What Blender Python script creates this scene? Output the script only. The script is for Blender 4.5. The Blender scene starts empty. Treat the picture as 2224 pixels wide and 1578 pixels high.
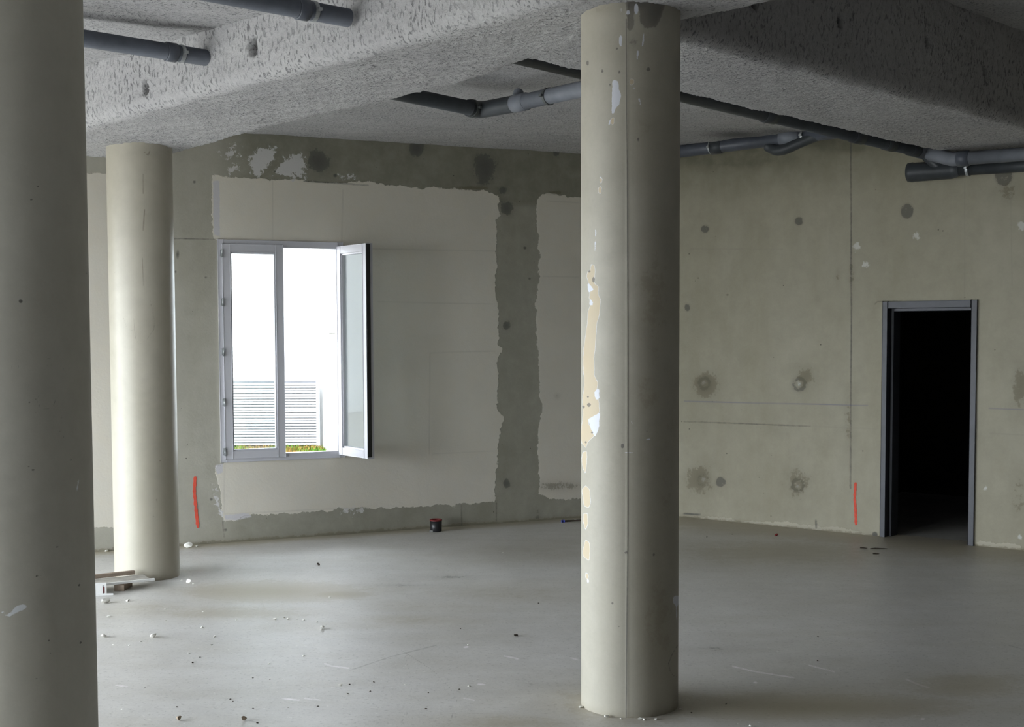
import bpy, bmesh, math, random
import numpy as np
from mathutils import Vector, Matrix
random.seed(7); RNG = np.random.default_rng(11)
C = bpy.context.scene.collection
SC = bpy.context.scene

# ------------------------------------------------------------------ camera
PITCH = math.atan(153/2800.0); ROLL = .0035; HC = 1.8; F = 2800.0; CX = 1112.0; CY = 877.0
_f = np.array([0, math.cos(PITCH), -math.sin(PITCH)]); _u = np.array([0, math.sin(PITCH), math.cos(PITCH)]); _r = np.array([1., 0, 0])
AR = _r*math.cos(ROLL) - _u*math.sin(ROLL); AU = _u*math.cos(ROLL) + _r*math.sin(ROLL); AF = _f
EYE = np.array([0, 0, HC])
cd = bpy.data.cameras.new('camera'); cam = bpy.data.objects.new('camera', cd); C.objects.link(cam); SC.camera = cam
cd.sensor_fit = 'HORIZONTAL'; cd.sensor_width = 36.0; cd.lens = F/2224*36
cd.shift_x = 0; cd.shift_y = (CY-789.0)/2224
cam.matrix_world = Matrix(((AR[0], AU[0], -AF[0], 0), (AR[1], AU[1], -AF[1], 0), (AR[2], AU[2], -AF[2], HC), (0, 0, 0, 1)))
cd.clip_end = 200

# ------------------------------------------------------------------ world and light
w = bpy.data.worlds.new('sky'); SC.world = w; w.use_nodes = True
bgn = w.node_tree.nodes['Background']; bgn.inputs[0].default_value = (.86, .93, 1.0, 1); bgn.inputs[1].default_value = 7.0
sl = bpy.data.lights.new('sun', 'SUN'); sl.energy = 4; sl.angle = .02; sl.color = (1, .93, .82)
so = bpy.data.objects.new('sun', sl); C.objects.link(so); so.rotation_euler = Vector((-.30, .62, -.72)).to_track_quat('-Z', 'Y').to_euler()
SC.view_settings.view_transform = 'Standard'; SC.view_settings.look = 'None'; SC.view_settings.gamma = 1
SC.view_settings.exposure = 1.32
SC.cycles.use_denoising = True
SC.cycles.max_bounces = 12; SC.cycles.diffuse_bounces = 8
SC.cycles.sample_clamp_indirect = 8

def portal(x, y, z, w_, h_, dirv):
    l = bpy.data.lights.new('portal', 'AREA'); l.shape = 'RECTANGLE'; l.size = w_; l.size_y = h_
    l.cycles.is_portal = True
    o = bpy.data.objects.new('sky_portal', l); C.objects.link(o); o.location = (x, y, z)
    o.rotation_euler = Vector(dirv).to_track_quat('-Z', 'Y').to_euler()
LEFT_X = -6.6
LEFT_OPEN = [(6.5, 9.15), (1.6, 6.2), (-1.8, 0.4)]
HEAD = 2.55
for a, b in LEFT_OPEN: portal(LEFT_X-.05, (a+b)/2, HEAD/2, b-a, HEAD, (1, 0, 0))


# ------------------------------------------------------------------ pixel <-> world helpers
def proj(P):
    v = np.asarray(P, float) - EYE; z = v@AF
    return np.stack([CX + F*(v@AR)/z, CY - F*(v@AU)/z], -1)
def ray(x, y): return AF + AR*(x-CX)/F + AU*(CY-y)/F
def onz(x, y, z=0.0):
    d = ray(x, y); return EYE + d*((z-HC)/d[2])
def onplane(x, y, P0, n):
    d = ray(x, y); n = np.asarray(n, float); return EYE + d*(((np.asarray(P0, float)-EYE)@n)/(d@n))

# ------------------------------------------------------------------ object helpers
def tag(o, label=None, cat=None, group=None, kind=None):
    if label: o['label'] = label
    if cat: o['category'] = cat
    if group: o['group'] = group
    if kind: o['kind'] = kind
    return o
def link(name, me, mat=None, parent=None):
    o = bpy.data.objects.new(name, me); C.objects.link(o)
    if mat: me.materials.append(mat)
    if parent:
        o.parent = parent
        o.matrix_parent_inverse = Matrix.Translation(parent.location).inverted()
    return o
def empty(name, loc=(0, 0, 0)):
    o = bpy.data.objects.new(name, None); C.objects.link(o); o.location = loc; o.empty_display_size = .1; return o
def mesh_np(name, V, Q, smooth=False):
    me = bpy.data.meshes.new(name); V = np.asarray(V, np.float32); Q = np.asarray(Q, np.int32)
    k = Q.shape[1]
    me.vertices.add(len(V)); me.vertices.foreach_set('co', V.ravel())
    me.loops.add(Q.size); me.loops.foreach_set('vertex_index', Q.ravel())
    me.polygons.add(len(Q)); me.polygons.foreach_set('loop_start', np.arange(0, Q.size, k, dtype=np.int32))
    if smooth: me.polygons.foreach_set('use_smooth', np.ones(len(Q), bool))
    me.update(calc_edges=True); me.validate(); return me
def set_attr(me, name, arr):
    a = me.attributes.new(name, 'FLOAT_COLOR', 'POINT')
    d = np.zeros((len(me.vertices), 4), np.float32); d[:, 3] = 1; d[:len(arr), :arr.shape[1]] = arr
    a.data.foreach_set('color', d.ravel())
def bm_obj(name, bm, mat, parent=None, smooth=False):
    me = bpy.data.meshes.new(name); bm.to_mesh(me); bm.free()
    if smooth:
        for p in me.polygons: p.use_smooth = True
    return link(name, me, mat, parent)
def box(bm, c, s, ax=None, bev=0):
    """box centred at c with size s along axes ax"""
    r = bmesh.ops.create_cube(bm, size=1.0); vs = r['verts']
    ax = ax or ((1, 0, 0), (0, 1, 0), (0, 0, 1))
    X, Y, Z = [Vector(a) for a in ax]; c = Vector(c)
    for v in vs:
        p = v.co; v.co = c + X*(p.x*s[0]) + Y*(p.y*s[1]) + Z*(p.z*s[2])
    if bev:
        es = list({e for v in vs for e in v.link_edges})
        bmesh.ops.bevel(bm, geom=es, offset=bev, segments=2, profile=.7, affect='EDGES')
def tube(bm, pts, r, seg=20, cap=True):
    """round tube along a polyline; r a number or one per point"""
    pts = [Vector(p) for p in pts]; n = len(pts); rs = r if isinstance(r, (list, tuple)) else [r]*n
    rings = []; up = Vector((0, 0, 1))
    for i, p in enumerate(pts):
        t = (pts[min(i+1, n-1)] - pts[max(i-1, 0)]).normalized()
        a = t.cross(up)
        if a.length < .05: a = t.cross(Vector((1, 0, 0)))
        a.normalize(); b = a.cross(t).normalized()
        rings.append([bm.verts.new(p + (a*math.cos(2*math.pi*k/seg) + b*math.sin(2*math.pi*k/seg))*rs[i]) for k in range(seg)])
    for i in range(n-1):
        for k in range(seg):
            f = bm.faces.new((rings[i][k], rings[i][(k+1) % seg], rings[i+1][(k+1) % seg], rings[i+1][k])); f.smooth = True
    if cap:
        bm.faces.new(rings[0]); bm.faces.new(rings[-1][::-1])
def bend(pts, rad=.09, n=6):
    """round the corners of a polyline"""
    pts = [Vector(p) for p in pts]; out = [pts[0]]
    for i in range(1, len(pts)-1):
        a, b, c = pts[i-1], pts[i], pts[i+1]
        d1 = (a-b); d2 = (c-b); k = min(rad, d1.length*.45, d2.length*.45)
        p = b+d1.normalized()*k; q = b+d2.normalized()*k
        for j in range(n+1):
            t = j/n; out.append(p*(1-t)**2 + b*2*t*(1-t) + q*t*t)
    out.append(pts[-1]); return out

# ------------------------------------------------------------------ 2-D distance helpers (numpy)
def seg_dist(P, pts, closed=False, sy=1.0):
    pts = np.asarray(pts, float); n = len(pts); best = np.full(len(P), 1e9)
    S = np.array([1, sy])
    for i in range(n if closed else n-1):
        a = pts[i]*S; b = pts[(i+1) % n]*S; d = b-a; L = d@d+1e-9
        t = np.clip(((P*S-a)@d)/L, 0, 1); best = np.minimum(best, np.hypot(*((P*S-a-t[:, None]*d).T)))
    return best
def poly_sdf(P, poly):
    d = seg_dist(P, poly, True); ins = np.zeros(len(P), bool); poly = np.asarray(poly, float); n = len(poly)
    x, y = P.T
    for i in range(n):
        x1, y1 = poly[i]; x2, y2 = poly[(i+1) % n]
        if y1 == y2: continue
        c = ((y1 > y) != (y2 > y)) & (x < (x2-x1)*(y-y1)/(y2-y1)+x1); ins ^= c
    return np.where(ins, d, -d)
def spots(P, lst, sy=1.0):
    best = np.full(len(P), -99.)
    for s in lst:
        x, y, r = s[:3]; k = s[3] if len(s) > 3 else 1.0          # k = stretch in y
        best = np.maximum(best, r-np.hypot(P[:, 0]-x, (P[:, 1]-y)/k))
    return best
def lines(P, lst, sy=1.0):
    best = np.full(len(P), -99.)
    for wd, pts in lst: best = np.maximum(best, wd/2-seg_dist(P, pts, False, sy))
    return best
def polys(P, lst):
    best = np.full(len(P), -99.)
    for p in lst: best = np.maximum(best, poly_sdf(P, p))
    return np.clip(best, -99, 99)
def blobs(P, lst):
    s = np.zeros(len(P))
    for x, y, rx, ry, a in lst: s = np.maximum(s, a*np.exp(-(((P[:, 0]-x)/rx)**2+((P[:, 1]-y)/ry)**2)))
    return s

# ------------------------------------------------------------------ materials
class NT:
    def __init__(s, name):
        s.m = bpy.data.materials.new(name); s.m.use_nodes = True; s.t = s.m.node_tree; s.b = s.t.nodes['Principled BSDF']
        s.out = s.t.nodes['Material Output']
        s.tc = s.t.nodes.new('ShaderNodeTexCoord').outputs['Object']
    def n(s, typ, ins=None, **kw):
        nd = s.t.nodes.new(typ)
        for k, v in kw.items(): setattr(nd, k, v)
        for k, v in (ins or {}).items():
            if hasattr(v, 'is_output'): s.t.links.new(v, nd.inputs[k])
            else: nd.inputs[k].default_value = v
        return nd
    def noise(s, scale, detail=4, rough=.55, vec=None, sc=None):
        v = vec or s.tc
        if sc: v = s.n('ShaderNodeMapping', {0: v, 'Scale': sc}).outputs[0]
        return s.n('ShaderNodeTexNoise', {'Vector': v, 'Scale': scale, 'Detail': detail, 'Roughness': rough}).outputs[0]
    def math(s, op, a, b=0.0, c=0.0, clamp=False):
        nd = s.n('ShaderNodeMath', operation=op); nd.use_clamp = clamp
        for i, v in enumerate((a, b, c)):
            if hasattr(v, 'is_output'): s.t.links.new(v, nd.inputs[i])
            else: nd.inputs[i].default_value = v
        return nd.outputs[0]
    def step(s, v, a, b, x=0.0, y=1.0):
        return s.n('ShaderNodeMapRange', {'Value': v, 'From Min': a, 'From Max': b, 'To Min': x, 'To Max': y}, clamp=True).outputs[0]
    def mix(s, f, a, b, mode='MIX'):
        nd = s.n('ShaderNodeMix', data_type='RGBA', blend_type=mode)
        for i, v in ((0, f), (6, a), (7, b)):
            if hasattr(v, 'is_output'): s.t.links.new(v, nd.inputs[i])
            else: nd.inputs[i].default_value = (*v, 1) if isinstance(v, tuple) and len(v) == 3 else v
        return nd.outputs[2]
    def attr(s, name):
        a = s.n('ShaderNodeAttribute', attribute_name=name); sp = s.n('ShaderNodeSeparateColor', {0: a.outputs['Color']})
        return sp.outputs[0], sp.outputs[1], sp.outputs[2]
    def bump(s, h, strength=.4, dist=.01, prev=None):
        ins = {'Strength': strength, 'Distance': dist, 'Height': h}
        if prev: ins['Normal'] = prev
        return s.n('ShaderNodeBump', ins).outputs[0]
    def fin(s, col, rough=.9, normal=None, spec=.3, metal=0.0):
        b = s.b
        for k, v in (('Base Color', col), ('Roughness', rough), ('Normal', normal), ('Metallic', metal), ('Specular IOR Level', spec)):
            if v is None: continue
            if hasattr(v, 'is_output'): s.t.links.new(v, b.inputs[k])
            else: b.inputs[k].default_value = (*v, 1) if isinstance(v, tuple) and len(v) == 3 else v
        return s.m

def concrete(name, ca, cb, plaster=(.5, .48, .42), rim=None, rough=.9, px=1.0, dark=(.09, .09, .085), olive=(.17, .165, .125),
             brown=(.17, .15, .10), white=(.62, .61, .60), spec=.25, speck=.5, bumpk=.5, pores=True, grain=1.0, olive_k=.8, whn=22, bk=.45, strip=False, floorlike=False):
    """bare concrete with the layers painted, chipped or stained on it: m1 = plaster / white / grey stain, m2 = olive / brown / marks"""
    t = NT(name); p, wh, gr = t.attr('m1'); ol, br, mk = t.attr('m2'); ln = t.attr('m3')
    big = t.noise(1.1, 5, .6); mid = t.noise(7, 5, .65); fine = t.noise(60*grain, 3, .6); tiny = t.noise(26, 4, .7)
    col = t.mix(t.step(big, .32, .68), ca, cb)
    col = t.mix(t.step(mid, .35, .7, 0, .35), col, tuple(x*.78 for x in ca))
    col = t.mix(t.step(t.noise(2.6, 4, .65, sc=(1, 1, .22) if not floorlike else (.5, 1.6, 1)), .45, .72, 0, .38), col, tuple(a*b for a, b in zip(ca, (.80, .78, .70))))
    col = t.mix(t.step(t.noise(1.7, 5, .7), .5, .75, 0, .3), col, tuple(min(1, x*1.22) for x in cb))
    if floorlike:
        col = t.mix(t.step(t.noise(42, 3, .7), .56, .68, 0, .5), col, tuple(x*.45 for x in ca))
        col = t.mix(t.step(t.noise(33, 3, .75), .64, .70, 0, .7), col, (.85, .84, .80))
    col = t.mix(t.step(fine, .3, .7, 0, .22*speck), col, tuple(min(1, x*1.35) for x in ca))
    col = t.mix(t.math('MULTIPLY', ol, t.step(mid, .2, .6, .6, 1.0)), col, olive) if olive_k else col
    def ragged(v, k=.5):
        e = t.math('ADD', v, t.math('ADD', t.math('MULTIPLY', t.math('SUBTRACT', tiny, .5), .8), t.math('MULTIPLY', t.math('SUBTRACT', mid, .5), .6)))
        return t.math('ADD', t.math('MULTIPLY', v, 1-k), t.math('MULTIPLY', t.step(e, .33, .42), t.math('MULTIPLY', t.step(v, .04, .3), k)), clamp=True)
    col = t.mix(t.math('MULTIPLY', ragged(gr), .9), col, dark)
    wv = t.math('ADD', wh, t.math('MULTIPLY', t.math('SUBTRACT', tiny, .5), whn*px))
    # the plaster (or the bared patch) with a ragged edge
    rag = t.math('ADD', t.math('MULTIPLY', t.math('SUBTRACT', t.noise(9, 4, .6), .5), 22*px), t.math('MULTIPLY', t.math('SUBTRACT', tiny, .5), 8*px))
    pv = t.math('ADD', p, rag)
    pm = t.step(pv, -.6*px, .8*px)
    pc = t.mix(t.step(big, .35, .65), plaster, tuple(x*.93 for x in plaster))
    pc = t.mix(t.step(mid, .4, .75, 0, .25), pc, tuple(a*b for a, b in zip(plaster, (1.02, .95, .84))))
    if rim:
        col = t.mix(t.step(pv, -3.2*px, -1.6*px), col, rim)
    col = t.mix(pm, col, pc)
    col = t.mix(t.step(wv, -1*px, 2*px), col, white)
    col = t.mix(t.math('MULTIPLY', ragged(br, bk), .9), col, brown)
    mv = t.math('ADD', mk, t.math('MULTIPLY', t.math('SUBTRACT', tiny, .5), 3*px))
    col = t.mix(t.step(mv, -1.2*px, 1.5*px, 0, .8), col, dark)
    col = t.mix(t.step(ln[0], -1.5*px, 1.0*px, 0, .6), col, (.13, .14, .26))
    col = t.mix(t.step(ln[1], -1.5*px, 1.5*px, 0, .45), col, tuple(x*.62 for x in plaster))
    if strip: col = t.mix(t.step(t.math('ADD', ln[2], t.math('MULTIPLY', t.math('SUBTRACT', tiny, .5), 7)), -1, 1.5), col, (.60, .585, .60))
    h = t.math('ADD', t.math('MULTIPLY', fine, .25), t.math('MULTIPLY', mid, .6))
    if pores:
        vo = t.n('ShaderNodeTexVoronoi', {'Vector': t.tc, 'Scale': 9.0, 'Randomness': 1.0}).outputs['Distance']
        pore = t.step(vo, .035, .06, 1, 0); pg = t.math('MULTIPLY', pore, t.step(t.noise(3.1, 2), .5, .56))
        pg = t.math('MULTIPLY', pg, t.math('SUBTRACT', 1.0, pm))
        col = t.mix(t.math('MULTIPLY', pg, .75), col, tuple(x*.4 for x in dark)); h = t.math('SUBTRACT', h, pg)
    h = t.math('ADD', h, t.math('MULTIPLY', pm, -1.2 if rim else 1.2))
    return t.fin(col, rough, t.bump(h, bumpk, .006), spec)

def spray(name, ca, cb, dk):
    """sprayed fibre coat: lumpy light grey with dark flecks"""
    t = NT(name); g, _, dd = t.attr('m1')
    big = t.noise(1.3, 4, .6); a = t.noise(58, 3, .6, sc=(1, 1, .42)); b = t.noise(24, 5, .7); c = t.noise(90, 2, .5)
    col = t.mix(t.step(big, .35, .65), ca, cb)
    col = t.mix(t.step(b, .38, .62, .25, 0), col, tuple(x*.6 for x in ca))
    fl = t.math('MULTIPLY', t.step(a, .545, .64), t.step(t.noise(3.2, 3), .3, .6, .4, 1))
    col = t.mix(t.math('MULTIPLY', fl, .75), col, dk)
    col = t.mix(g, col, tuple(x*.14 for x in ca))
    h = t.math('ADD', t.math('MULTIPLY', b, 1.0), t.math('ADD', t.math('MULTIPLY', a, .55), t.math('MULTIPLY', c, .25)))
    h = t.math('SUBTRACT', h, t.math('MULTIPLY', fl, .5))
    return t.fin(col, .97, t.bump(h, .6, .016), .1)

def plain(name, col, rough=.6, spec=.4, metal=0, var=.12, scale=8, bump=.15):
    t = NT(name); n = t.noise(scale, 4, .6)
    c = t.mix(t.step(n, .3, .7), tuple(x*(1-var) for x in col), tuple(min(1, x*(1+var)) for x in col))
    return t.fin(c, rough, t.bump(t.noise(scale*6, 3), bump, .003), spec, metal)

M_PIPE = plain('grey_pvc', (.085, .095, .12), .38, .5, var=.25, scale=5)
M_PIPE_L = plain('dusty_grey_pvc', (.20, .215, .25), .5, .4, var=.2, scale=5)
M_PIPE_D = plain('dark_grey_pvc', (.055, .062, .07), .45, .4, var=.25, scale=5)
M_ZINC = plain('zinc', (.42, .44, .45), .4, .5, .6, .2, 20)
M_ROD = plain('rod_steel', (.12, .13, .13), .5, .5, .5)
M_FRAME = plain('white_pvc', (.58, .58, .62), .35, .45, var=.04, scale=3, bump=.02)
M_GASKET = plain('black_gasket', (.02, .02, .018), .6)
M_STEEL = plain('grey_painted_steel', (.05, .053, .065), .45, .5, var=.15)
M_BLACK = plain('black_plastic', (.012, .012, .014), .4, .5)
M_RED = plain('red_plastic', (.20, .02, .02), .5)
M_REDPAINT = plain('red_marking_paint', (.75, .11, .07), .7, .2, var=.1, scale=30)
M_PLCHIP = plain('plaster_crumb', (.88, .86, .80), .9, .2, var=.15, scale=40, bump=.6)
M_DKCHIP = plain('dark_crumb', (.05, .04, .03), .8, .2, var=.3, scale=60)
M_WOOD = plain('grey_timber', (.42, .40, .36), .8, .2, var=.2, scale=12, bump=.5)
M_WOOD2 = plain('brown_timber', (.36, .29, .23), .8, .2, var=.2, scale=12, bump=.5)
M_ALU = plain('pale_profile', (.78, .78, .76), .5, .4, var=.08)
M_BLUE = plain('blue_plastic', (.05, .07, .35), .5)
M_EXT = plain('white_render', (.42, .42, .415), .9, .1, var=.03)
M_EXT_LV = plain('white_louvre', (.34, .35, .36), .5, .3, var=.03)
M_EXT_GAP = plain('louvre_gap', (.13, .13, .135), .8, .1)
M_GROUND = plain('bare_ground', (.13, .10, .06), .95, .1, var=.3, scale=3)
M_DARKROOM = plain('unlit_room_shade', (.05, .05, .048), .95, .05)

def glass():
    t = NT('window_glass'); t.t.nodes.remove(t.b)
    tr = t.n('ShaderNodeBsdfTransparent', {0: (.93, .97, .97, 1)}); gl = t.n('ShaderNodeBsdfGlossy', {0: (.75, .78, .80, 1), 'Roughness': .03})
    fc = t.n('ShaderNodeLayerWeight', {'Blend': .5}).outputs['Facing']; fr = t.math('ADD', t.math('MULTIPLY', t.math('POWER', fc, 5.0), .9), .035)
    di = t.n('ShaderNodeBsdfDiffuse', {0: (.8, .82, .82, 1)})
    m1 = t.n('ShaderNodeMixShader', {0: .08, 1: tr.outputs[0], 2: di.outputs[0]})
    m2 = t.n('ShaderNodeMixShader', {0: fr, 1: m1.outputs[0], 2: gl.outputs[0]})
    t.t.links.new(m2.outputs[0], t.out.inputs[0]); return t.m
M_GLASS = glass()

# ------------------------------------------------------------------ plan of the room
A0 = np.array([-2.843, 10.928]); A1 = np.array([.253, 12.346])      # window wall
B0 = np.array([1.68, 12.561]); B1 = np.array([4.217, 10.546])      # door wall
dA = (A1-A0)/np.linalg.norm(A1-A0); dB = (B1-B0)/np.linalg.norm(B1-B0)
nA = np.array([dA[1], -dA[0]]); nB = np.array([-dB[1], dB[0]])
if nB@(-B0) < 0: nB = -nB
s_, t_ = np.linalg.solve(np.array([dA, -dB]).T, B0-A0); K = A0+dA*s_   # the far corner
CEIL = 3.53
def P3(p, z=0.0): return np.array([p[0], p[1], z])
def wall_at(x, y, base, n, off=0.0):
    return onplane(x, y, P3(base+n*off), P3(n))

def wall_grid(name, org, d, n, u_rng, fine_rng, z1, hole, step_, mat, marks, back=.22):
    """wall face as a fine grid with an opening (hole = u0,u1,z0,z1) and its reveals"""
    us = [u_rng[0]] + list(np.arange(fine_rng[0], fine_rng[1], step_)) + [u_rng[1]]
    zs = list(np.arange(0, z1-1e-6, step_)) + [z1]
    if hole:
        for h in hole[:2]: us[int(np.argmin([abs(u-h) for u in us]))] = h
        for h in hole[2:]: zs[int(np.argmin([abs(z-h) for z in zs]))] = h
    us = np.array(sorted(us)); zs = np.array(zs); nu, nz = len(us), len(zs)
    U, Z = np.meshgrid(us, zs, indexing='ij'); U = U.ravel(); Z = Z.ravel()
    XY = org[None, :]+U[:, None]*d[None, :]
    V = np.column_stack([XY, Z])
    i, j = np.meshgrid(np.arange(nu-1), np.arange(nz-1), indexing='ij'); i = i.ravel(); j = j.ravel()
    if hole:
        uc = (us[i]+us[i+1])/2; zc = (zs[j]+zs[j+1])/2
        keep = ~((uc > hole[0]) & (uc < hole[1]) & (zc > hole[2]) & (zc < hole[3])); i = i[keep]; j = j[keep]
    a = i*nz+j; Q = np.column_stack([a, a+nz, a+nz+1, a+1])
    nmain = len(V)
    P = proj(V); mk = marks(P, U, Z)
    ex = []; eq = []
    def quad(pts):
        b = nmain+len(ex); ex.extend(pts); eq.append([b, b+1, b+2, b+3])
    def pt(u, z, o): q = org+d*u-n*o; return [q[0], q[1], z]
    if hole:
        a0, a1, b0, b1 = hole
        quad([pt(a0, b0, 0), pt(a0, b1, 0), pt(a0, b1, back), pt(a0, b0, back)]); quad([pt(a1, b0, 0), pt(a1, b0, back), pt(a1, b1, back), pt(a1, b1, 0)])
        quad([pt(a0, b1, 0), pt(a1, b1, 0), pt(a1, b1, back), pt(a0, b1, back)])
        if b0 > .02: quad([pt(a0, b0, 0), pt(a0, b0, back), pt(a1, b0, back), pt(a1, b0, 0)])
        R = [(u_rng[0], a0, 0, z1), (a1, u_rng[1], 0, z1), (a0, a1, b1, z1)] + ([(a0, a1, 0, b0)] if b0 > .02 else [])
    else: R = [(u_rng[0], u_rng[1], 0, z1)]
    for (u0, u1, z0, zz) in R: quad([pt(u0, z0, back), pt(u0, zz, back), pt(u1, zz, back), pt(u1, z0, back)])
    for u in u_rng: quad([pt(u, 0, 0), pt(u, 0, back), pt(u, z1, back), pt(u, z1, 0)])
    V = np.vstack([V, np.array(ex)]); Q = np.vstack([Q, np.array(eq)])
    me = mesh_np(name, V, Q)
    for k in ('m1', 'm2', 'm3'):
        arr = np.zeros((len(V), 3)); arr[:nmain] = mk[k]
        if k != 'm2' : arr[nmain:, :2] = -50
        if k == 'm2': arr[nmain:, 2] = -50
        if k == 'm1': arr[nmain:, 2] = 0
        set_attr(me, k, arr)
    return tag(link(name, me, mat), kind='structure')

# --- window wall
WU0 = (np.array([-2.515, 11.078])-A0)@dA; WU1 = (np.array([-1.505, 11.541])-A0)@dA; WZ0, WZ1 = .697, 2.612
PL1 = [(460, 396), (462, 380), (480, 384), (500, 387), (560, 386), (600, 387), (655, 389), (662, 393), (720, 395), (760, 397), (800, 395), (822, 401), (870, 399), (885, 405), (940, 407), (1000, 411), (1052, 412), (1068, 418), (1082, 424), (1084, 446), (1089, 470), (1079, 480), (1080, 520), (1077, 580), (1076, 645), (1084, 660), (1083, 745), (1090, 756), (1080, 800), (1083, 890), (1095, 912), (1085, 930), (1083, 985), (1078, 1040), (1077, 1090), (1020, 1092), (985, 1096), (945, 1094), (940, 1098), (900, 1099), (795, 1104), (720, 1108), (640, 1113), (560, 1117), (530, 1118), (508, 1132), (490, 1129), (483, 1120), (482, 1090), (476, 1055), (472, 1035), (466, 1025), (468, 1010), (484, 1005), (476, 520), (463, 512)]
PL2 = [(1168, 426), (1182, 419), (1230, 424), (1300, 430), (1420, 440), (1420, 1074), (1256, 1084), (1238, 1086), (1200, 1084), (1184, 1076), (1172, 1072), (1170, 1000), (1168, 940), (1176, 880), (1170, 790), (1164, 700), (1165, 640), (1172, 600), (1171, 540), (1166, 480)]
PL3 = [(20, 360), (187, 374), (234, 381), (270, 384), (270, 1148), (187, 1146), (20, 1146)]
def marks_back(P, U, Z):
    m1 = np.zeros((len(P), 3)); m2 = m1.copy(); m3 = m1.copy()
    m1[:, 0] = polys(P, [PL1, PL2, PL3])
    m1[:, 1] = np.maximum(polys(P, [[(0, 0), (0, 1), (1, 1)]]), np.maximum(polys(P, [[(540, 345), (562, 322), (600, 318), (596, 350), (575, 365), (560, 384), (548, 384), (542, 362)],
                         [(612, 350), (640, 330), (664, 340), (662, 384), (632, 386), (604, 384), (596, 372)],
                         [(485, 340), (508, 318), (512, 328), (490, 346)], [(496, 366), (518, 354), (522, 362), (500, 378)]]),
                         np.maximum(spots(P, [(505, 316, 5), (523, 336, 4, 1.6), (478, 335, 3), (763, 384, 5)]), lines(P, [(5, [(735, 383), (765, 385)]), (8, [(748, 1108), (788, 1106)]), (5, [(466, 1050), (474, 1100), (484, 1122)])])))+3)-4
    m3[:, 2] = polys(P, [[(462, 392), (477, 392), (478, 514), (464, 510)], [(466, 1010), (484, 1006), (484, 1026), (472, 1030)], [(486, 1118), (540, 1113), (548, 1122), (512, 1130), (490, 1128)]])
    m1[:, 2] = blobs(P, [(690, 350, 26, 26, .85), (905, 322, 16, 20, .9), (1052, 365, 26, 40, .75), (1135, 318, 16, 10, .6), (1208, 330, 8, 10, .8), (1100, 452, 15, 19, .75), (1092, 413, 11, 11, .6), (1100, 707, 10, 12, .7), (1100, 1049, 10, 11, .7), (1166, 1120, 12, 22, .4)])
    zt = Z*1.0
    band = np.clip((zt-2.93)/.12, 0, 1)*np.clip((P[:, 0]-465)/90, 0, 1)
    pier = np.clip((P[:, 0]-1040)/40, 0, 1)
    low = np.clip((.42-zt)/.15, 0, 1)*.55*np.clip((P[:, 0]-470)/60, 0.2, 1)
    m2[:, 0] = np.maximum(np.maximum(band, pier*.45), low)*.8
    dg = blobs(P, [(1025, 408, 40, 3.5, .9), (1205, 418, 18, 4, .8), (720, 396, 40, 2, .5), (1215, 1055, 60, 12, .5), (1190, 1135, 40, 6, .6), (590, 1030, 60, 40, .12), (1210, 860, 6, 6, .4)])
    m2[:, 1] = np.maximum(dg, np.clip((.05-zt)/.05, 0, 1)*.6)
    m2[:, 2] = np.maximum(spots(P, [(422, 395, 3.2), (728, 381, 4), (1140, 538, 3), (1150, 605, 2.5), (386, 552, 3, 3), (381, 590, 2.5), (447, 602, 2.5), (459, 1084, 3), (490, 1150, 3)]),
                          lines(P, [(2.5, [(660, 393), (800, 402)]), (2.5, [(484, 1132), (487, 1168)]), (2, [(1002, 1096), (1003, 1140)]), (2, [(1078, 1092), (1078, 1132)]), (2, [(378, 518), (470, 519)])]))
    m3[:, 0] = -50
    m3[:, 1] = lines(P, [(2, [(745, 412), (742, 525)]), (2, [(800, 540), (1078, 545)]), (1.5, [(935, 766), (1076, 762)]), (1.5, [(934, 766), (932, 985)]), (1.5, [(820, 655), (1070, 660)]), (1.5, [(940, 985), (1078, 978)]), (2, [(476, 560), (484, 1000)]), (2, [(488, 1116), (800, 1101)]), (2, [(488, 1008), (486, 1118)]), (2, [(592, 392), (592, 518)]), (2, [(1180, 600), (1256, 602)]), (2, [(1188, 436), (1256, 440)])])
    return dict(m1=m1, m2=m2, m3=m3)
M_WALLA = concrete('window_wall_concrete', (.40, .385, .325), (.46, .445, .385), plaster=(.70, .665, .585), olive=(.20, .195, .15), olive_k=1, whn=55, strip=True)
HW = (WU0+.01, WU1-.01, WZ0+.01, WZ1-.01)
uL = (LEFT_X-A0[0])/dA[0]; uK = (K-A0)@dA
wall_back = wall_grid('wall_back', A0, dA, nA, (uL, uK), (-1.35, uK-.012), CEIL, HW, .0115, M_WALLA, marks_back)

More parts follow.
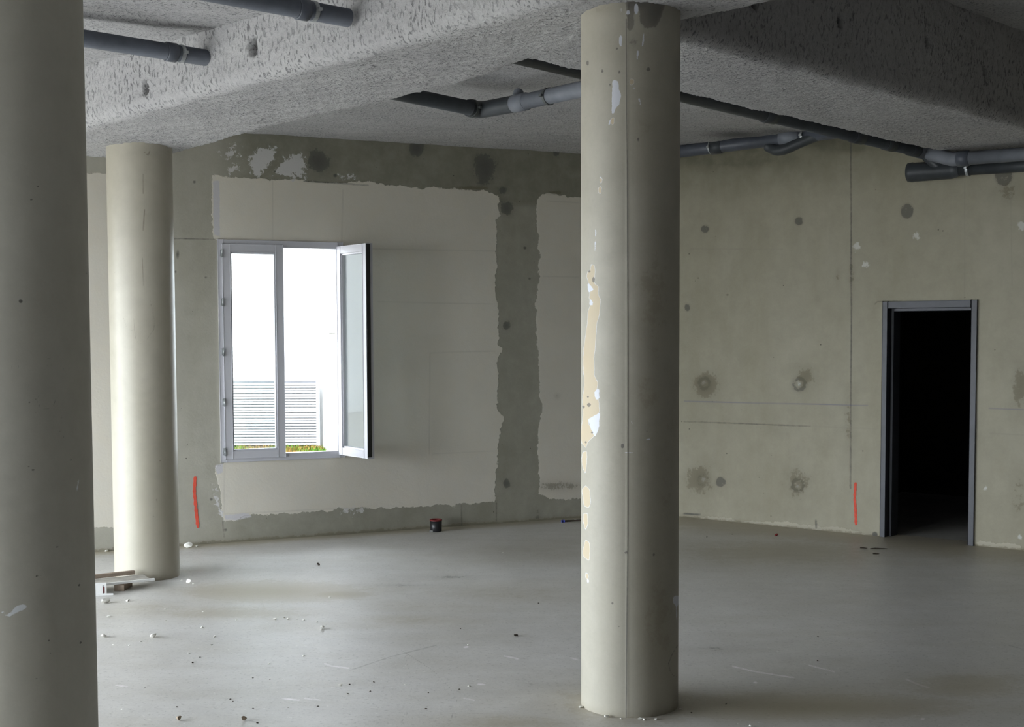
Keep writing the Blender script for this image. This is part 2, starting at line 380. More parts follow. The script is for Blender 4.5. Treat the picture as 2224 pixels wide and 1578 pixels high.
# --- door wall
DP0 = wall_at(1918, 1163, B0, nB); DP1 = wall_at(2109, 1180, B0, nB); DT = wall_at(2000, 661, B0, nB)[2]
DU0 = (DP0[:2]-B0)@dB; DU1 = (DP1[:2]-B0)@dB
def marks_right(P, U, Z):
    m1 = np.zeros((len(P), 3)); m2 = m1.copy(); m3 = m1.copy()
    m1[:, 0] = polys(P, [[(1515, 1114), (1560, 1116), (1600, 1124), (1640, 1124), (1700, 1126), (1760, 1134), (1830, 1140), (1900, 1154), (1900, 1175), (1515, 1140)], [(2118, 1165), (2224, 1180), (2224, 1215), (2118, 1200)]])-6
    m1[:, 1] = np.maximum(spots(P, [(1860, 536, 9), (1880, 574, 8), (1990, 512, 8), (2219, 490, 10), (1530, 832, 5), (1736, 832, 5), (1528, 1042, 5), (1733, 1055, 5), (2140, 1060, 5), (2215, 1165, 6)]), -99)-1
    m1[:, 2] = np.maximum(np.clip((spots(P, [(1531, 497, 9), (1735, 480, 9), (1493, 667, 6, 1.3), (1970, 458, 14, 1.2), (2180, 384, 20), (1565, 1046, 11)])+3)/5, 0, 1)*.55,
                          blobs(P, [(1560, 1150, 5, 5, 0)]))
    ring = lambda x, y, r, wd, a: a*np.exp(-((np.hypot(P[:, 0]-x, P[:, 1]-y)-r)/wd)**2)
    m1[:, 2] = np.maximum.reduce([m1[:, 2], ring(1530, 832, 11, 6, .5), ring(1736, 834, 12, 6, .5), ring(1733, 1053, 12, 6, .5), ring(1528, 1042, 11, 6, .4), ring(2130, 860, 6, 3, 0)])
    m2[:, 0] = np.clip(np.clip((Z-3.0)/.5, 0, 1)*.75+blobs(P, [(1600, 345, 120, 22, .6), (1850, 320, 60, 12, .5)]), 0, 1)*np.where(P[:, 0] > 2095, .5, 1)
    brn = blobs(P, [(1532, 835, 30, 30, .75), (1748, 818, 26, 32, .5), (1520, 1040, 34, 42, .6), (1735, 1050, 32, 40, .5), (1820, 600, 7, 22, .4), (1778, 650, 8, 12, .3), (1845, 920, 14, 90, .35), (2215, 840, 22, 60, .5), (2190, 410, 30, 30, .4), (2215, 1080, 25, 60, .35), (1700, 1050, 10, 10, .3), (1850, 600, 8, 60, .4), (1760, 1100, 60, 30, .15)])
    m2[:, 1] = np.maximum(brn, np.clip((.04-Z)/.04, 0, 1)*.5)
    m2[:, 2] = np.maximum(lines(P, [(3.2, [(1848, 305), (1849, 700), (1847, 1060)]), (2.2, [(1485, 915), (1600, 919), (1760, 925)]), (4, [(1485, 1115), (1520, 1117)]), (4, [(1772, 1130), (1773, 1146)]), (1.5, [(1900, 660), (1905, 655), (1960, 652)])]),
                          spots(P, [(1900, 1160, 6), (1580, 640, 2)]))
    m3[:, 0] = lines(P, [(1.6, [(1486, 871), (1700, 876), (1885, 880)]), (1.4, [(2148, 886), (2224, 889)])])
    m3[:, 1] = lines(P, [(2, [(1760, 925), (1905, 931)]), (2, [(2095, 395), (2095, 650)]), (2, [(2195, 400), (2198, 620)]), (2, [(2150, 940), (2224, 945)]), (1.5, [(1500, 540), (1700, 541)])])
    return dict(m1=m1, m2=m2, m3=m3)
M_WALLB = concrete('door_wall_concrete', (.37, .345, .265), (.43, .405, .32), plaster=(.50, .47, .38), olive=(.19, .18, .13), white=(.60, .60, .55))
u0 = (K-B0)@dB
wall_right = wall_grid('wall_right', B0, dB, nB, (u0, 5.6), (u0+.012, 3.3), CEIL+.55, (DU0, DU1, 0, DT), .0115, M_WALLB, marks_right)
E_R = B0+dB*5.6

# --- plain walls out of the picture that close the room
M_PLAINC = plain('plain_concrete', (.37, .36, .33), .9, .2, var=.12, scale=2, bump=.3)
def slab_wall(name, a, b, z0, z1, th=.2, parts=None):
    a = Vector((*a, 0)); b = Vector((*b, 0)); d = (b-a).normalized(); L = (b-a).length; n = Vector((d.y, -d.x, 0)); bm = bmesh.new()
    for (u0_, u1_, q0, q1) in (parts or [(0, L, z0, z1)]):
        box(bm, a+d*((u0_+u1_)/2)-n*(th/2)+Vector((0, 0, (q0+q1)/2)), (u1_-u0_, th, q1-q0), (d, n, (0, 0, 1)))
    return tag(bm_obj(name, bm, M_PLAINC), kind='structure')
yl0, yl1 = -3.0, (A0+dA*uL)[1]
pp = []; y = yl0
for a, b in sorted(LEFT_OPEN):
    pp.append((y-yl0, a-yl0, 0, CEIL+.15)); pp.append((a-yl0, b-yl0, HEAD, CEIL+.15)); pp.append((a-yl0, b-yl0, 0, .03)); y = b
pp.append((y-yl0, yl1-yl0, 0, CEIL+.15))
slab_wall('wall_left', (LEFT_X, yl0), (LEFT_X, yl1), 0, CEIL, .25, pp)
M_PAVE = plain('pale_paving', (.26, .25, .23), .9, .1)
M_PLAINC_ = M_PLAINC; M_PLAINC = plain('low_bounce_wall', (.10, .095, .085), .9, .1)  # unseen side and rear walls coloured dark to cut bounced light
slab_wall('wall_side', (E_R[0], E_R[1]), (E_R[0], yl0), 0, CEIL+.55)
xr = E_R[0]
slab_wall('wall_rear', (xr, yl0), (LEFT_X, yl0), 0, CEIL+.55)
M_PLAINC = M_PLAINC_

# --- floor
def marks_floor(P, V):
    n = len(P); m1 = np.zeros((n, 3)); m2 = m1.copy(); m3 = m1.copy(); m1[:, 0] = -99
    x, y = V[:, 0], V[:, 1]
    m1[:, 1] = np.maximum(lines(P, [(2.5, [(705, 1441), (722, 1446), (758, 1450)]), (3, [(612, 1516), (650, 1520)]), (2, [(662, 1516), (695, 1519)]), (3, [(248, 1486), (278, 1491)]), (2.5, [(1095, 1424), (1125, 1430)]),
            (2.5, [(1590, 1446), (1640, 1458), (1725, 1471)]), (2.2, [(1758, 1444), (1812, 1458)]), (3, [(1968, 1474), (1990, 1484), (2018, 1493)]), (2.4, [(1006, 1515), (1030, 1520)]), (3, [(1038, 1485), (1052, 1486)]), (2.4, [(1240, 1428), (1256, 1433)])], 1.4),
            spots(P, [(1640, 1482, 4, .6), (2004, 1561, 5, .6), (1010, 1405, 3, .6), (1014, 1404, 3, .6)]))+.7
    m1[:, 2] = blobs(P, [(1190, 1490, 75, 14, .30), (1060, 1505, 60, 9, .25), (1560, 1408, 70, 12, .35), (1500, 1415, 40, 12, .25), (1800, 1430, 90, 10, .2), (980, 1252, 70, 6, .35), (860, 1270, 90, 4, .35), (1180, 1545, 60, 25, .2)])
    # dirt along the walls, trodden patches, and the columns' shadow bands painted brown
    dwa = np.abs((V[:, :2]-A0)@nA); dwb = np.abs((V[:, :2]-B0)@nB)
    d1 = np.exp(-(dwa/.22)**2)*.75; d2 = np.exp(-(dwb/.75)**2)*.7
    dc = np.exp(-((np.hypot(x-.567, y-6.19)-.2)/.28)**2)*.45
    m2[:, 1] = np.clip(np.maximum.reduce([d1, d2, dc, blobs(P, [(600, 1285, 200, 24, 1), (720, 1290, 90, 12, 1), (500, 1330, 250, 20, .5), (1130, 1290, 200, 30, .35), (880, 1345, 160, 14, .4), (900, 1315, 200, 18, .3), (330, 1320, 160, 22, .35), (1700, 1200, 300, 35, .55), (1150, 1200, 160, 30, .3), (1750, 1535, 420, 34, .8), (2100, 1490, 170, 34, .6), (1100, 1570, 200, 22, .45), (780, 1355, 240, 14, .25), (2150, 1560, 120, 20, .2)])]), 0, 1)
    m2[:, 2] = lines(P, [(1.6, [(870, 1410), (940, 1455), (975, 1490), (992, 1520), (980, 1560)]), (1.2, [(880, 1420), (893, 1480), (893, 1535), (870, 1570)]), (1.4, [(760, 1455), (850, 1425), (950, 1400)]), (1.2, [(2190, 1400), (2224, 1410)])], 1.2)-.3
    m3[:, :2] = -50
    return m1, m2, m3
xs = np.concatenate([[LEFT_X-.02], np.arange(-4.2, -1.93, .03), np.arange(-1.92, 2.93, .012), np.arange(2.94, 5.8, .03), [E_R[0]+.02]])
ys = np.concatenate([[yl0], np.arange(5.0, 5.99, .03), np.arange(6.0, 8.1, .012), np.arange(8.1, 13.0, .03)])
X, Y = np.meshgrid(xs, ys, indexing='ij'); V = np.column_stack([X.ravel(), Y.ravel(), np.zeros(X.size)])
# clip to the room: drop cells well outside the two far walls
i, j = np.meshgrid(np.arange(len(xs)-1), np.arange(len(ys)-1), indexing='ij'); i = i.ravel(); j = j.ravel(); ny = len(ys)
a = i*ny+j; cx_ = (xs[i]+xs[i+1])/2; cy_ = (ys[j]+ys[j+1])/2
cen = np.column_stack([cx_, cy_]); okc = (((cen-A0)@nA) > -.2) & ((((cen-B0)@nB) > -.2))
okc |= (xs[i] < -4.3) | (xs[i+1] > 5.8)
a = a[okc]; me = mesh_np('floor', V, np.column_stack([a, a+ny, a+ny+1, a+1]))
Pf = proj(V); Pf[V[:, 1] < 2] = -9999
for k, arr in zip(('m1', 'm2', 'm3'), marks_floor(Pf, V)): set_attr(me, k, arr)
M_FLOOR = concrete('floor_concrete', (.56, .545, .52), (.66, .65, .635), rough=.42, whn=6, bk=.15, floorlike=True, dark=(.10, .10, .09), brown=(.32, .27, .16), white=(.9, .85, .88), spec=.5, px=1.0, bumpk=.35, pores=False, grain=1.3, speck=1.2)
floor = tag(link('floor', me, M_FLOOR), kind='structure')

# --- sprayed ceiling and beams
M_SPRAY = spray('sprayed_fibre', (.47, .465, .47), (.53, .525, .525), (.12, .12, .125))
def fbm(p, seed=0):
    """cheap smooth 3-D noise from sines"""
    r = np.random.default_rng(seed); s = np.zeros(len(p))
    for k in range(14):
        fr = r.normal(size=3)*(4+3.0*k); s += np.sin(p@fr+r.uniform(0, 6.28))/(1+k*.45)
    return s/4
xs = np.arange(-6.7, 6.7, .035); ys = np.arange(-3.1, 13.2, .035); X, Y = np.meshgrid(xs, ys, indexing='ij')
V = np.column_stack([X.ravel(), Y.ravel(), np.full(X.size, CEIL)]); V[:, 2] -= .012*fbm(V*1.1, 3)+.004
_q = V[:, :2]-np.array([.567, 6.19]); _dM = np.array([-3.3, 3.373])/4.7188; _nM = np.array([3.373, 3.3])/4.7188
_am = _q@_nM; _ax = _q@np.array([-.7141, .7001])
V[:, 2] += np.where((_am > .14) & (_ax < .12), .42, 0)+np.where(_am < -.45, .07, 0)      # the slab steps up beside the beams
# lower strip of slab beyond a formwork step, top left
Pc = proj(V); stp = np.clip(((Pc[:, 1]-(27+(Pc[:, 0]-187)*.118)))/4+.5, 0, 1)
msk = (V[:, 0] < -1.3) & (V[:, 1] > 5) & (V[:, 1] < 9.3)
V[:, 2] -= np.where(msk, stp*.022*np.clip((460-Pc[:, 0])/120, 0, 1), 0)
m1 = np.zeros((len(V), 3)); m1[:, 0] = np.maximum(0, blobs(Pc, [(440, 92, 22, 38, .5), (1600, 292, 70, 10, .8), (1680, 285, 60, 8, .5), (1040, 168, 40, 7, .3), (2175, 330, 30, 8, .3)])*(V[:, 1] > 5))  # includes the shade of the slab niche over the door-wall pipe, painted dark
m1[:, 0] = np.maximum(m1[:, 0], np.where(msk, np.exp(-((Pc[:, 1]-(29+(Pc[:, 0]-187)*.118))/3.5)**2)*.7*(Pc[:, 0] < 470), 0))  # shadow line along the formwork step, painted into the colour
i, j = np.meshgrid(np.arange(len(xs)-1), np.arange(len(ys)-1), indexing='ij'); a = (i*len(ys)+j).ravel()
me = mesh_np('ceiling', V, np.column_stack([a, a+1, a+len(ys)+1, a+len(ys)]), True); set_attr(me, 'm1', m1)
tag(link('ceiling', me, M_SPRAY), kind='structure')
bm = bmesh.new(); box(bm, (0, 5, CEIL+.63), (14, 17, .16)); tag(bm_obj('roof_slab', bm, M_PLAINC), kind='structure')

CC = np.array([.567, 6.19]); C2 = np.array([-2.733, 9.563]); C1 = np.array([-1.56, 4.02]); RC = .235
dM = (C2-CC)/np.linalg.norm(C2-CC); LM = np.linalg.norm(C2-CC); nM = np.array([-dM[1], dM[0]])     # along the main beam, and across it
if nM@np.array([0, 1]) < 0: nM = -nM
def zM(s): return 3.303-.135*np.clip(s/LM, 0, 1.1)
def sweep_beam(name, org, d, n, s0, s1, near, far, zb, ztop, holes, rnd=.085, seed=1, step_=.016, endcap=False):
    """beam hanging under the slab; near(s), far(s) are the bottom edges across, zb(s) its underside"""
    S = np.arange(s0, s1+step_/2, step_); NP_S, NP_B, NR = 46, 44, 6
    rows = []
    for side in (0,): pass
    T = []                                                          # profile parameters: (which, value)
    for k in range(NP_S): T.append(('n', k/(NP_S)))
    for k in range(NR+1): T.append(('rn', k/NR))
    for k in range(1, NP_B): T.append(('b', k/NP_B))
    for k in range(NR+1): T.append(('rf', k/NR))
    for k in range(1, NP_S+1): T.append(('f', k/NP_S))
    nr_, fa_, z_ = near(S), far(S), zb(S)
    V = np.zeros((len(S), len(T), 3)); Nn = np.zeros_like(V)
    for q, (kd, v) in enumerate(T):
        if kd == 'n': o = nr_-.03*(1-v); z = ztop+(z_+rnd-ztop)*v; nn = (-1, 0)
        elif kd == 'rn': an = v*math.pi/2; o = nr_+rnd*(1-math.cos(an)); z = z_+rnd*(1-math.sin(an)); nn = (-math.cos(an), -math.sin(an))
        elif kd == 'b': o = nr_+rnd+(fa_-nr_-2*rnd)*v; z = z_; nn = (0, -1)
        elif kd == 'rf': an = v*math.pi/2; rr = rnd*.45; o = fa_-rnd+(rnd-rr)+rr*math.sin(an) if False else fa_-rr+rr*math.sin(an); z = z_+rr*(1-math.cos(an)); nn = (math.sin(an), -math.cos(an))
        else: o = fa_; z = z_+rnd*.45+(ztop-z_-rnd*.45)*v; nn = (1, 0)
        xy = org[None, :]+S[:, None]*d[None, :]+(o[:, None] if hasattr(o, '__len__') else o)*n[None, :]
        V[:, q, 0] = xy[:, 0]; V[:, q, 1] = xy[:, 1]; V[:, q, 2] = z
        Nn[:, q, 0] = n[0]*nn[0]; Nn[:, q, 1] = n[1]*nn[0]; Nn[:, q, 2] = nn[1]
    V = V.reshape(-1, 3); Nn = Nn.reshape(-1, 3)
    r = np.random.default_rng(seed)
    V += Nn*((.009*fbm(V*2.2, seed)+r.normal(0, .0016, len(V)))[:, None])
    dark = np.zeros(len(V))
    for h in holes:
        dd = np.linalg.norm((V-h[0])*np.array([1, 1, .75]), axis=1)+r.normal(0, .004, len(V)); k = np.clip((h[1]-dd)/.012, 0, 1)
        V -= Nn*(k*.075)[:, None]; dark = np.maximum(dark, k*.95)  # hole interiors also coloured dark, painting the shade inside them
    nt = len(T); i, j = np.meshgrid(np.arange(len(S)-1), np.arange(nt-1), indexing='ij'); a = (i*nt+j).ravel()
    Q = [np.column_stack([a, a+nt, a+nt+1, a+1])]
    me = mesh_np(name, V, np.vstack(Q), True)
    if endcap:
        bm = bmesh.new(); bm.from_mesh(me); bm.verts.ensure_lookup_table()
        for base in (0, (len(S)-1)*nt):
            try: bm.faces.new([bm.verts[base+q] for q in range(nt)])
            except ValueError: pass
        bm.to_mesh(me); bm.free()
    m1 = np.zeros((len(V), 3)); m1[:, 0] = dark; set_attr(me, 'm1', m1)
    return tag(link(name, me, M_SPRAY), kind='structure')
cM = CC@nM
def edge_from_px(pts, zf, org, d, n):
    out = []
    for (x, y) in pts:
        z = 3.25
        for _ in range(6):
            p = onz(x, y, z)[:2]; z = zf((p-org)@d)
        out.append(((p-org)@d, (p-org)@n))
    out.sort(); return np.array(out)
eF = edge_from_px([(375, 336), (440, 318), (490, 303), (540, 289), (640, 266), (740, 243), (860, 215), (905, 203), (1000, 182), (1080, 158), (1130, 137)], zM, CC, dM, nM)
eN = edge_from_px([(190, 268), (400, 222), (620, 166), (850, 92)], zM, CC, dM, nM)
pf = np.polyfit(eN[:, 0], eN[:, 1], 1)
print('near edge fit', pf, 'far', eF)
farM = lambda s: np.interp(s, np.concatenate([[-3, -.3, .25], eF[:, 0]]), np.concatenate([[.30, .30, .27], eF[:, 1]]))
nearM = lambda s: np.polyval(pf, s)
def faceM(x, y):      # a point on the near side of the main beam
    a = CC+dM*0+nM*nearM(0.); b = CC+dM*4+nM*nearM(4.); dd = (b-a)/np.linalg.norm(b-a); return onplane(x, y, P3(a), (dd[1], -dd[0], 0))
sweep_beam('ceiling_beam', CC, dM, nM, -3.4, LM+.55, nearM, farM, zM, CEIL+.5, [(faceM(316, 190), .032), (faceM(551, 101), .042)], seed=5, endcap=True)
dX = np.array([.7001, .7141]); nX = np.array([.7141, -.7001]); nX = -nX     # cross beam runs away to the right; nX points to its far side
zX = lambda s: np.full(np.shape(s), 3.29)
gF = edge_from_px([(1160, 133), (1252, 153), (1490, 206), (1700, 253), (1848, 287), (2000, 321), (2060, 333)], lambda s: 3.29, CC, dX, nX)
gN = edge_from_px([(1490, 84), (1640, 122), (1800, 163), (2000, 216), (2224, 272)], lambda s: 3.29, CC, dX, nX)
pN = np.polyfit(gN[:, 0], gN[:, 1], 1); pF = np.polyfit(gF[:, 0], gF[:, 1], 1); print('cross', pN, pF, gF)
nearX = lambda s: np.polyval(pN, s)-np.clip(.35-s, 0, .6)*.35; farX = lambda s: np.interp(s, gF[:, 0], gF[:, 1], left=gF[0, 1], right=gF[-1, 1])
def faceX(x, y):
    a = CC+nX*nearX(1.); b = CC+dX*4+nX*nearX(5.); a = CC+dX*1+nX*nearX(1.); b = CC+dX*5+nX*nearX(5.); dd = (b-a)/np.linalg.norm(b-a); return onplane(x, y, P3(a), (dd[1], -dd[0], 0))
sweep_beam('cross_beam', CC, dX, nX, .12, 5.75, nearX, farX, zX, CEIL+.5, [(faceX(1637, 3), .035), (faceX(1823, 46), .032), (faceX(2010, 92), .03), (faceX(2137, 157), .03)], seed=9)

# --- columns
def column(name, c, ztop, marks, mat, label, dz=.012, nth=300, extra=None):
    zs = np.append(np.arange(0, ztop, dz), ztop); th = np.linspace(0, 2*math.pi, nth, endpoint=False)
    Z, T = np.meshgrid(zs, th, indexing='ij'); Z = Z.ravel(); T = T.ravel()
    V = np.column_stack([c[0]+RC*np.cos(T), c[1]+RC*np.sin(T), Z])
    P = proj(V); vis = ((V[:, :2]-c)@(-c)) > -.02
    P[~vis] = -9999
    mk = marks(P, V)
    if 'disp' in mk:
        nrm = np.column_stack([np.cos(T), np.sin(T), 0*T]); V = V+nrm*mk['disp'][:, None]
    V[:, 2] -= c[0]*0
    nz = len(zs); i, j = np.meshgrid(np.arange(nz-1), np.arange(nth), indexing='ij'); i = i.ravel(); j = j.ravel(); j2 = (j+1) % nth
    Q = np.column_stack([i*nth+j, i*nth+j2, (i+1)*nth+j2, (i+1)*nth+j])
    me = mesh_np(name, V-P3(c), Q, True)
    for k in ('m1', 'm2', 'm3'): set_attr(me, k, mk[k])
    o = link(name, me, mat); o.location = P3(c); return tag(o, label, 'column')
def blank(P):
    m1 = np.zeros((len(P), 3)); m1[:, :2] = -99; m2 = np.zeros((len(P), 3)); m2[:, 2] = -99; m3 = np.zeros((len(P), 3)); m3[:, :2] = -99; return m1, m2, m3
PEEL = [[(1284, 574), (1291, 576), (1292, 600), (1290, 615), (1300, 622), (1299, 640), (1304, 650), (1302, 680), (1296, 700), (1293, 730), (1292, 760), (1290, 780), (1292, 800), (1290, 815), (1297, 830), (1295, 850), (1300, 870), (1302, 890), (1300, 898), (1290, 903), (1280, 910), (1278, 920), (1286, 932), (1291, 942), (1288, 948), (1276, 958), (1272, 970), (1264, 962), (1261, 945), (1264, 920), (1266, 890), (1266, 860), (1270, 835), (1268, 810), (1267, 780), (1268, 750), (1272, 725), (1276, 700), (1277, 680), (1284, 660), (1280, 645), (1283, 630), (1278, 615), (1274, 600), (1276, 590), (1282, 586)],
        [(1266, 982), (1274, 980), (1275, 1005), (1271, 1028), (1266, 1015), (1264, 995)],
        [(1264, 1062), (1272, 1055), (1281, 1063), (1282, 1090), (1278, 1102), (1269, 1098), (1266, 1080)],
        [(1267, 1115), (1276, 1114), (1277, 1135), (1272, 1149), (1267, 1135)],
        [(1272, 1172), (1280, 1178), (1281, 1195), (1279, 1217), (1268, 1208), (1266, 1196)],
        [(1272, 1244), (1278, 1246), (1276, 1256), (1272, 1252)], [(1324, 260), (1333, 255), (1332, 270), (1326, 268)], [(1300, 408), (1306, 405), (1304, 420), (1300, 418)], [(1368, 172), (1377, 172), (1377, 184), (1368, 184)], [(1303, 384), (1309, 386), (1306, 397), (1302, 396)]]
def marks_cc(P, V):
    m1, m2, m3 = blank(P)
    m1[:, 0] = polys(P, PEEL)
    m1[:, 1] = np.maximum.reduce([polys(P, [[(1333, 175), (1341, 178), (1342, 192), (1347, 205), (1343, 225), (1334, 236), (1331, 244), (1331, 200)], [(1280, 912), (1301, 898), (1299, 925), (1292, 944), (1286, 930)], [(1278, 618), (1286, 628), (1280, 632)], [(1282, 652), (1286, 659), (1282, 660)], [(1293, 850), (1299, 846), (1299, 865), (1295, 866)]])+3,
                     lines(P, [(7, [(1348, 80), (1348, 98)]), (4, [(1349, 18), (1350, 28)]), (4, [(1385, 110), (1384, 130)]), (4, [(1327, 258), (1322, 272)]), (4, [(1388, 214), (1391, 228)]), (4, [(1372, 188), (1379, 193)]), (4, [(1398, 72), (1396, 100)]), (3.5, [(1357, 983), (1385, 984), (1403, 984)]), (4, [(1469, 1300), (1469, 1312)]), (3, [(1469, 1312), (1470, 1348)]), (3, [(1372, 915), (1373, 922)]), (5, [(1276, 1258), (1277, 1264)]), (3, [(1399, 955), (1412, 953)]), (3, [(1294, 500), (1292, 545)]), (3, [(1303, 385), (1309, 388)])]),
                     spots(P, [(1469, 1303, 7, 1.5), (1364, 27, 4), (1382, 20, 4, 3)])+1])-.5
    seam = lines(P, [(2.6, [(1360, 40), (1361, 250), (1363, 450), (1364, 800), (1364, 1150), (1361, 1400), (1360, 1560)])])
    m2[:, 2] = np.maximum(seam+.1, np.maximum(spots(P, [(1408, 150, 4.5), (1276, 137, 3.4, 1.5), (1308, 154, 3, 1.3), (1345, 156, 3, 1.3), (1325, 185, 2.8, 1.2), (1340, 105, 3), (1272, 257, 2), (1386, 303, 2.6, 1.5), (1279, 879, 4.5), (1267, 884, 3.5), (1277, 861, 2.5), (1289, 607, 3, 2), (1280, 589, 3), (1286, 938, 3), (1272, 960, 2.5), (1352, 968, 4, 1.3), (1405, 935, 2.4), (1391, 951, 2.2), (1359, 1199, 3), (1420, 1204, 2.5, 1.6), (1330, 1310, 3), (1344, 1361, 2.6), (1276, 925, 2.2)]),
                     lines(P, [(1.8, [(1475, 1395), (1460, 1420), (1452, 1440), (1456, 1458), (1463, 1467), (1477, 1471)])])))
    m1[:, 2] = np.clip(polys(P, [[(1361, 0), (1361, 62), (1368, 68), (1377, 62), (1379, 20), (1388, 16), (1390, 50), (1400, 62), (1425, 60), (1440, 20), (1445, 0)]])/8+.5, 0, 1)*.55+blobs(P, [(1375, 90, 18, 16, .35), (1430, 20, 30, 40, .35), (1380, 8, 30, 12, .6)])
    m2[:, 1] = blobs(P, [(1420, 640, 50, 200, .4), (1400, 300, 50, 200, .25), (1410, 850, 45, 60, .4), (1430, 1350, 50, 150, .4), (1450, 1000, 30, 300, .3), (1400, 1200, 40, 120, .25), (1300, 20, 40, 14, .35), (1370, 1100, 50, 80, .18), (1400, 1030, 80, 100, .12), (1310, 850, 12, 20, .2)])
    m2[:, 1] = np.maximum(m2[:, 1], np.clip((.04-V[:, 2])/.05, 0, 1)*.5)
    m3[:, 1] = lines(P, [(2, [(1256, 1000), (1478, 1003)])])*0-99
    return dict(m1=m1, m2=m2, m3=m3, disp=np.exp(-((P[:, 0]-1362)/2.0)**2)*.0018)
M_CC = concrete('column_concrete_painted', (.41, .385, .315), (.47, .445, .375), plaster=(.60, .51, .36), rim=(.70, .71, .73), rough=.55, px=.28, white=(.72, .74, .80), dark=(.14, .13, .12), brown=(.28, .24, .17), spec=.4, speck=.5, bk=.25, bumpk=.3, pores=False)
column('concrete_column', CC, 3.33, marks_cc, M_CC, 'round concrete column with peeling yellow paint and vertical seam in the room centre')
def marks_c2(P, V):
    m1, m2, m3 = blank(P)
    m2[:, 2] = np.maximum(lines(P, [(2.4, [(311, 378), (311, 420)]), (3.2, [(314, 455), (311, 500)]), (2.4, [(309, 560), (311, 600), (312, 622)]), (1.5, [(290, 690), (294, 735), (302, 748), (318, 738), (334, 715), (336, 695), (325, 650)]), (1.5, [(268, 690), (276, 715), (288, 716)]), (3, [(313, 330), (322, 338), (325, 328)]), (2.6, [(293, 1136), (308, 1137)])]), spots(P, [(340, 1085, 2.5), (333, 1120, 2.2), (348, 1000, 2.2), (249, 592, 2)]))-.3
    m1[:, 2] = blobs(P, [(360, 330, 30, 20, .3), (310, 330, 40, 12, .2)])
    m2[:, 1] = blobs(P, [(340, 360, 50, 22, .25), (310, 700, 40, 60, .15)])
    m2[:, 1] = np.maximum(m2[:, 1], np.clip((.08-V[:, 2])/.08, 0, 1)*.5)
    return dict(m1=m1, m2=m2, m3=m3)
M_C2 = concrete('column_concrete_glossy', (.46, .43, .35), (.51, .48, .40), rough=.42, px=.6, dark=(.22, .18, .14), brown=(.42, .38, .30), spec=.5, speck=.2, bumpk=.15, pores=False)
column('concrete_column', C2, 3.20, marks_c2, M_C2, 'smooth round concrete column standing left of the window', dz=.014, nth=220)
def marks_c1(P, V):
    m1, m2, m3 = blank(P)
    m1[:, 1] = np.maximum(polys(P, [[(8, 1338), (22, 1330), (34, 1316), (48, 1312), (62, 1314), (54, 1323), (38, 1328), (24, 1338), (10, 1341)], [(0, 1330), (12, 1324), (4, 1333)]]), lines(P, [(2.2, [(171, 1040), (167, 1065)])]))
    circ = lambda x, y, rx, ry: (1.6, [(x+rx*math.cos(a/10*6.28), y+ry*math.sin(a/10*6.28)) for a in range(11)])
    m2[:, 2] = np.maximum(lines(P, [circ(62, 783, 12, 9), circ(107, 786, 11, 8), circ(33, 799, 9, 8), circ(144, 804, 8, 9), circ(65, 881, 24, 18), circ(100, 870, 20, 18), circ(125, 905, 10, 9), circ(131, 945, 9, 9)]) -.4,
                          spots(P, [(63, 840, 2.5), (64, 873, 2.5), (62, 1012, 2.5), (72, 1021, 4, .8), (150, 1095, 3), (124, 1186, 3), (16, 1108, 2.5), (88, 1247, 3), (80, 1250, 3), (172, 1270, 3), (106, 1390, 2.5), (109, 1416, 3), (79, 1472, 2.5), (50, 1480, 2), (175, 1395, 3), (154, 1000, 3), (68, 434, 3), (82, 405, 2.5), (140, 175, 2.5), (30, 1242, 2), (4, 1155, 2), (188, 592, 3)]))
    m2[:, 1] = blobs(P, [(110, 600, 60, 300, .2), (100, 200, 60, 200, .15)])
    return dict(m1=m1, m2=m2, m3=m3)
M_C1 = concrete('column_concrete_raw', (.48, .46, .395), (.55, .53, .46), rough=.65, px=.5, dark=(.10, .09, .08), brown=(.30, .27, .22), white=(.75, .77, .78), spec=.3, speck=.3, bumpk=.25, pores=True)
column('concrete_column', C1, CEIL+.08, marks_c1, M_C1, 'round grey concrete column in the left foreground, cut by the frame', dz=.01, nth=320)

# --- red paint strokes on the two far walls
def stroke(pts, wd, base, n, parent, name='paint_mark'):
    bm = bmesh.new(); L = []
    m = 24
    pts = np.array(pts, float)
    for k in range(m+1):
        t = k/m; y = pts[0, 1]+(pts[-1, 1]-pts[0, 1])*t; x = np.interp(y, pts[:, 1], pts[:, 0]); ww = wd*(1+.18*math.sin(k*2.1)+.1*random.uniform(-1, 1))*(.6 if k in (0, m) else 1)
        L.append([bm.verts.new(wall_at(x+q*ww/2, y, base, n, .003)) for q in (-1, 1)])
    for a, b in zip(L, L[1:]): bm.faces.new((a[0], a[1], b[1], b[0]))
    r = bmesh.ops.extrude_face_region(bm, geom=bm.faces[:]); 
    for v in [g for g in r['geom'] if isinstance(g, bmesh.types.BMVert)]: v.co -= Vector((*n, 0))*.002
    bmesh.ops.recalc_face_normals(bm, faces=bm.faces[:])
    return tag(bm_obj(name, bm, M_REDPAINT, parent), 'red painted vertical stroke')
stroke([(424, 1034), (422, 1065), (425, 1100), (430, 1146)], 6.5, A0, nA, wall_back)
stroke([(1858, 1047), (1856, 1080), (1858, 1110), (1859, 1140)], 5.5, B0, nB, wall_right)

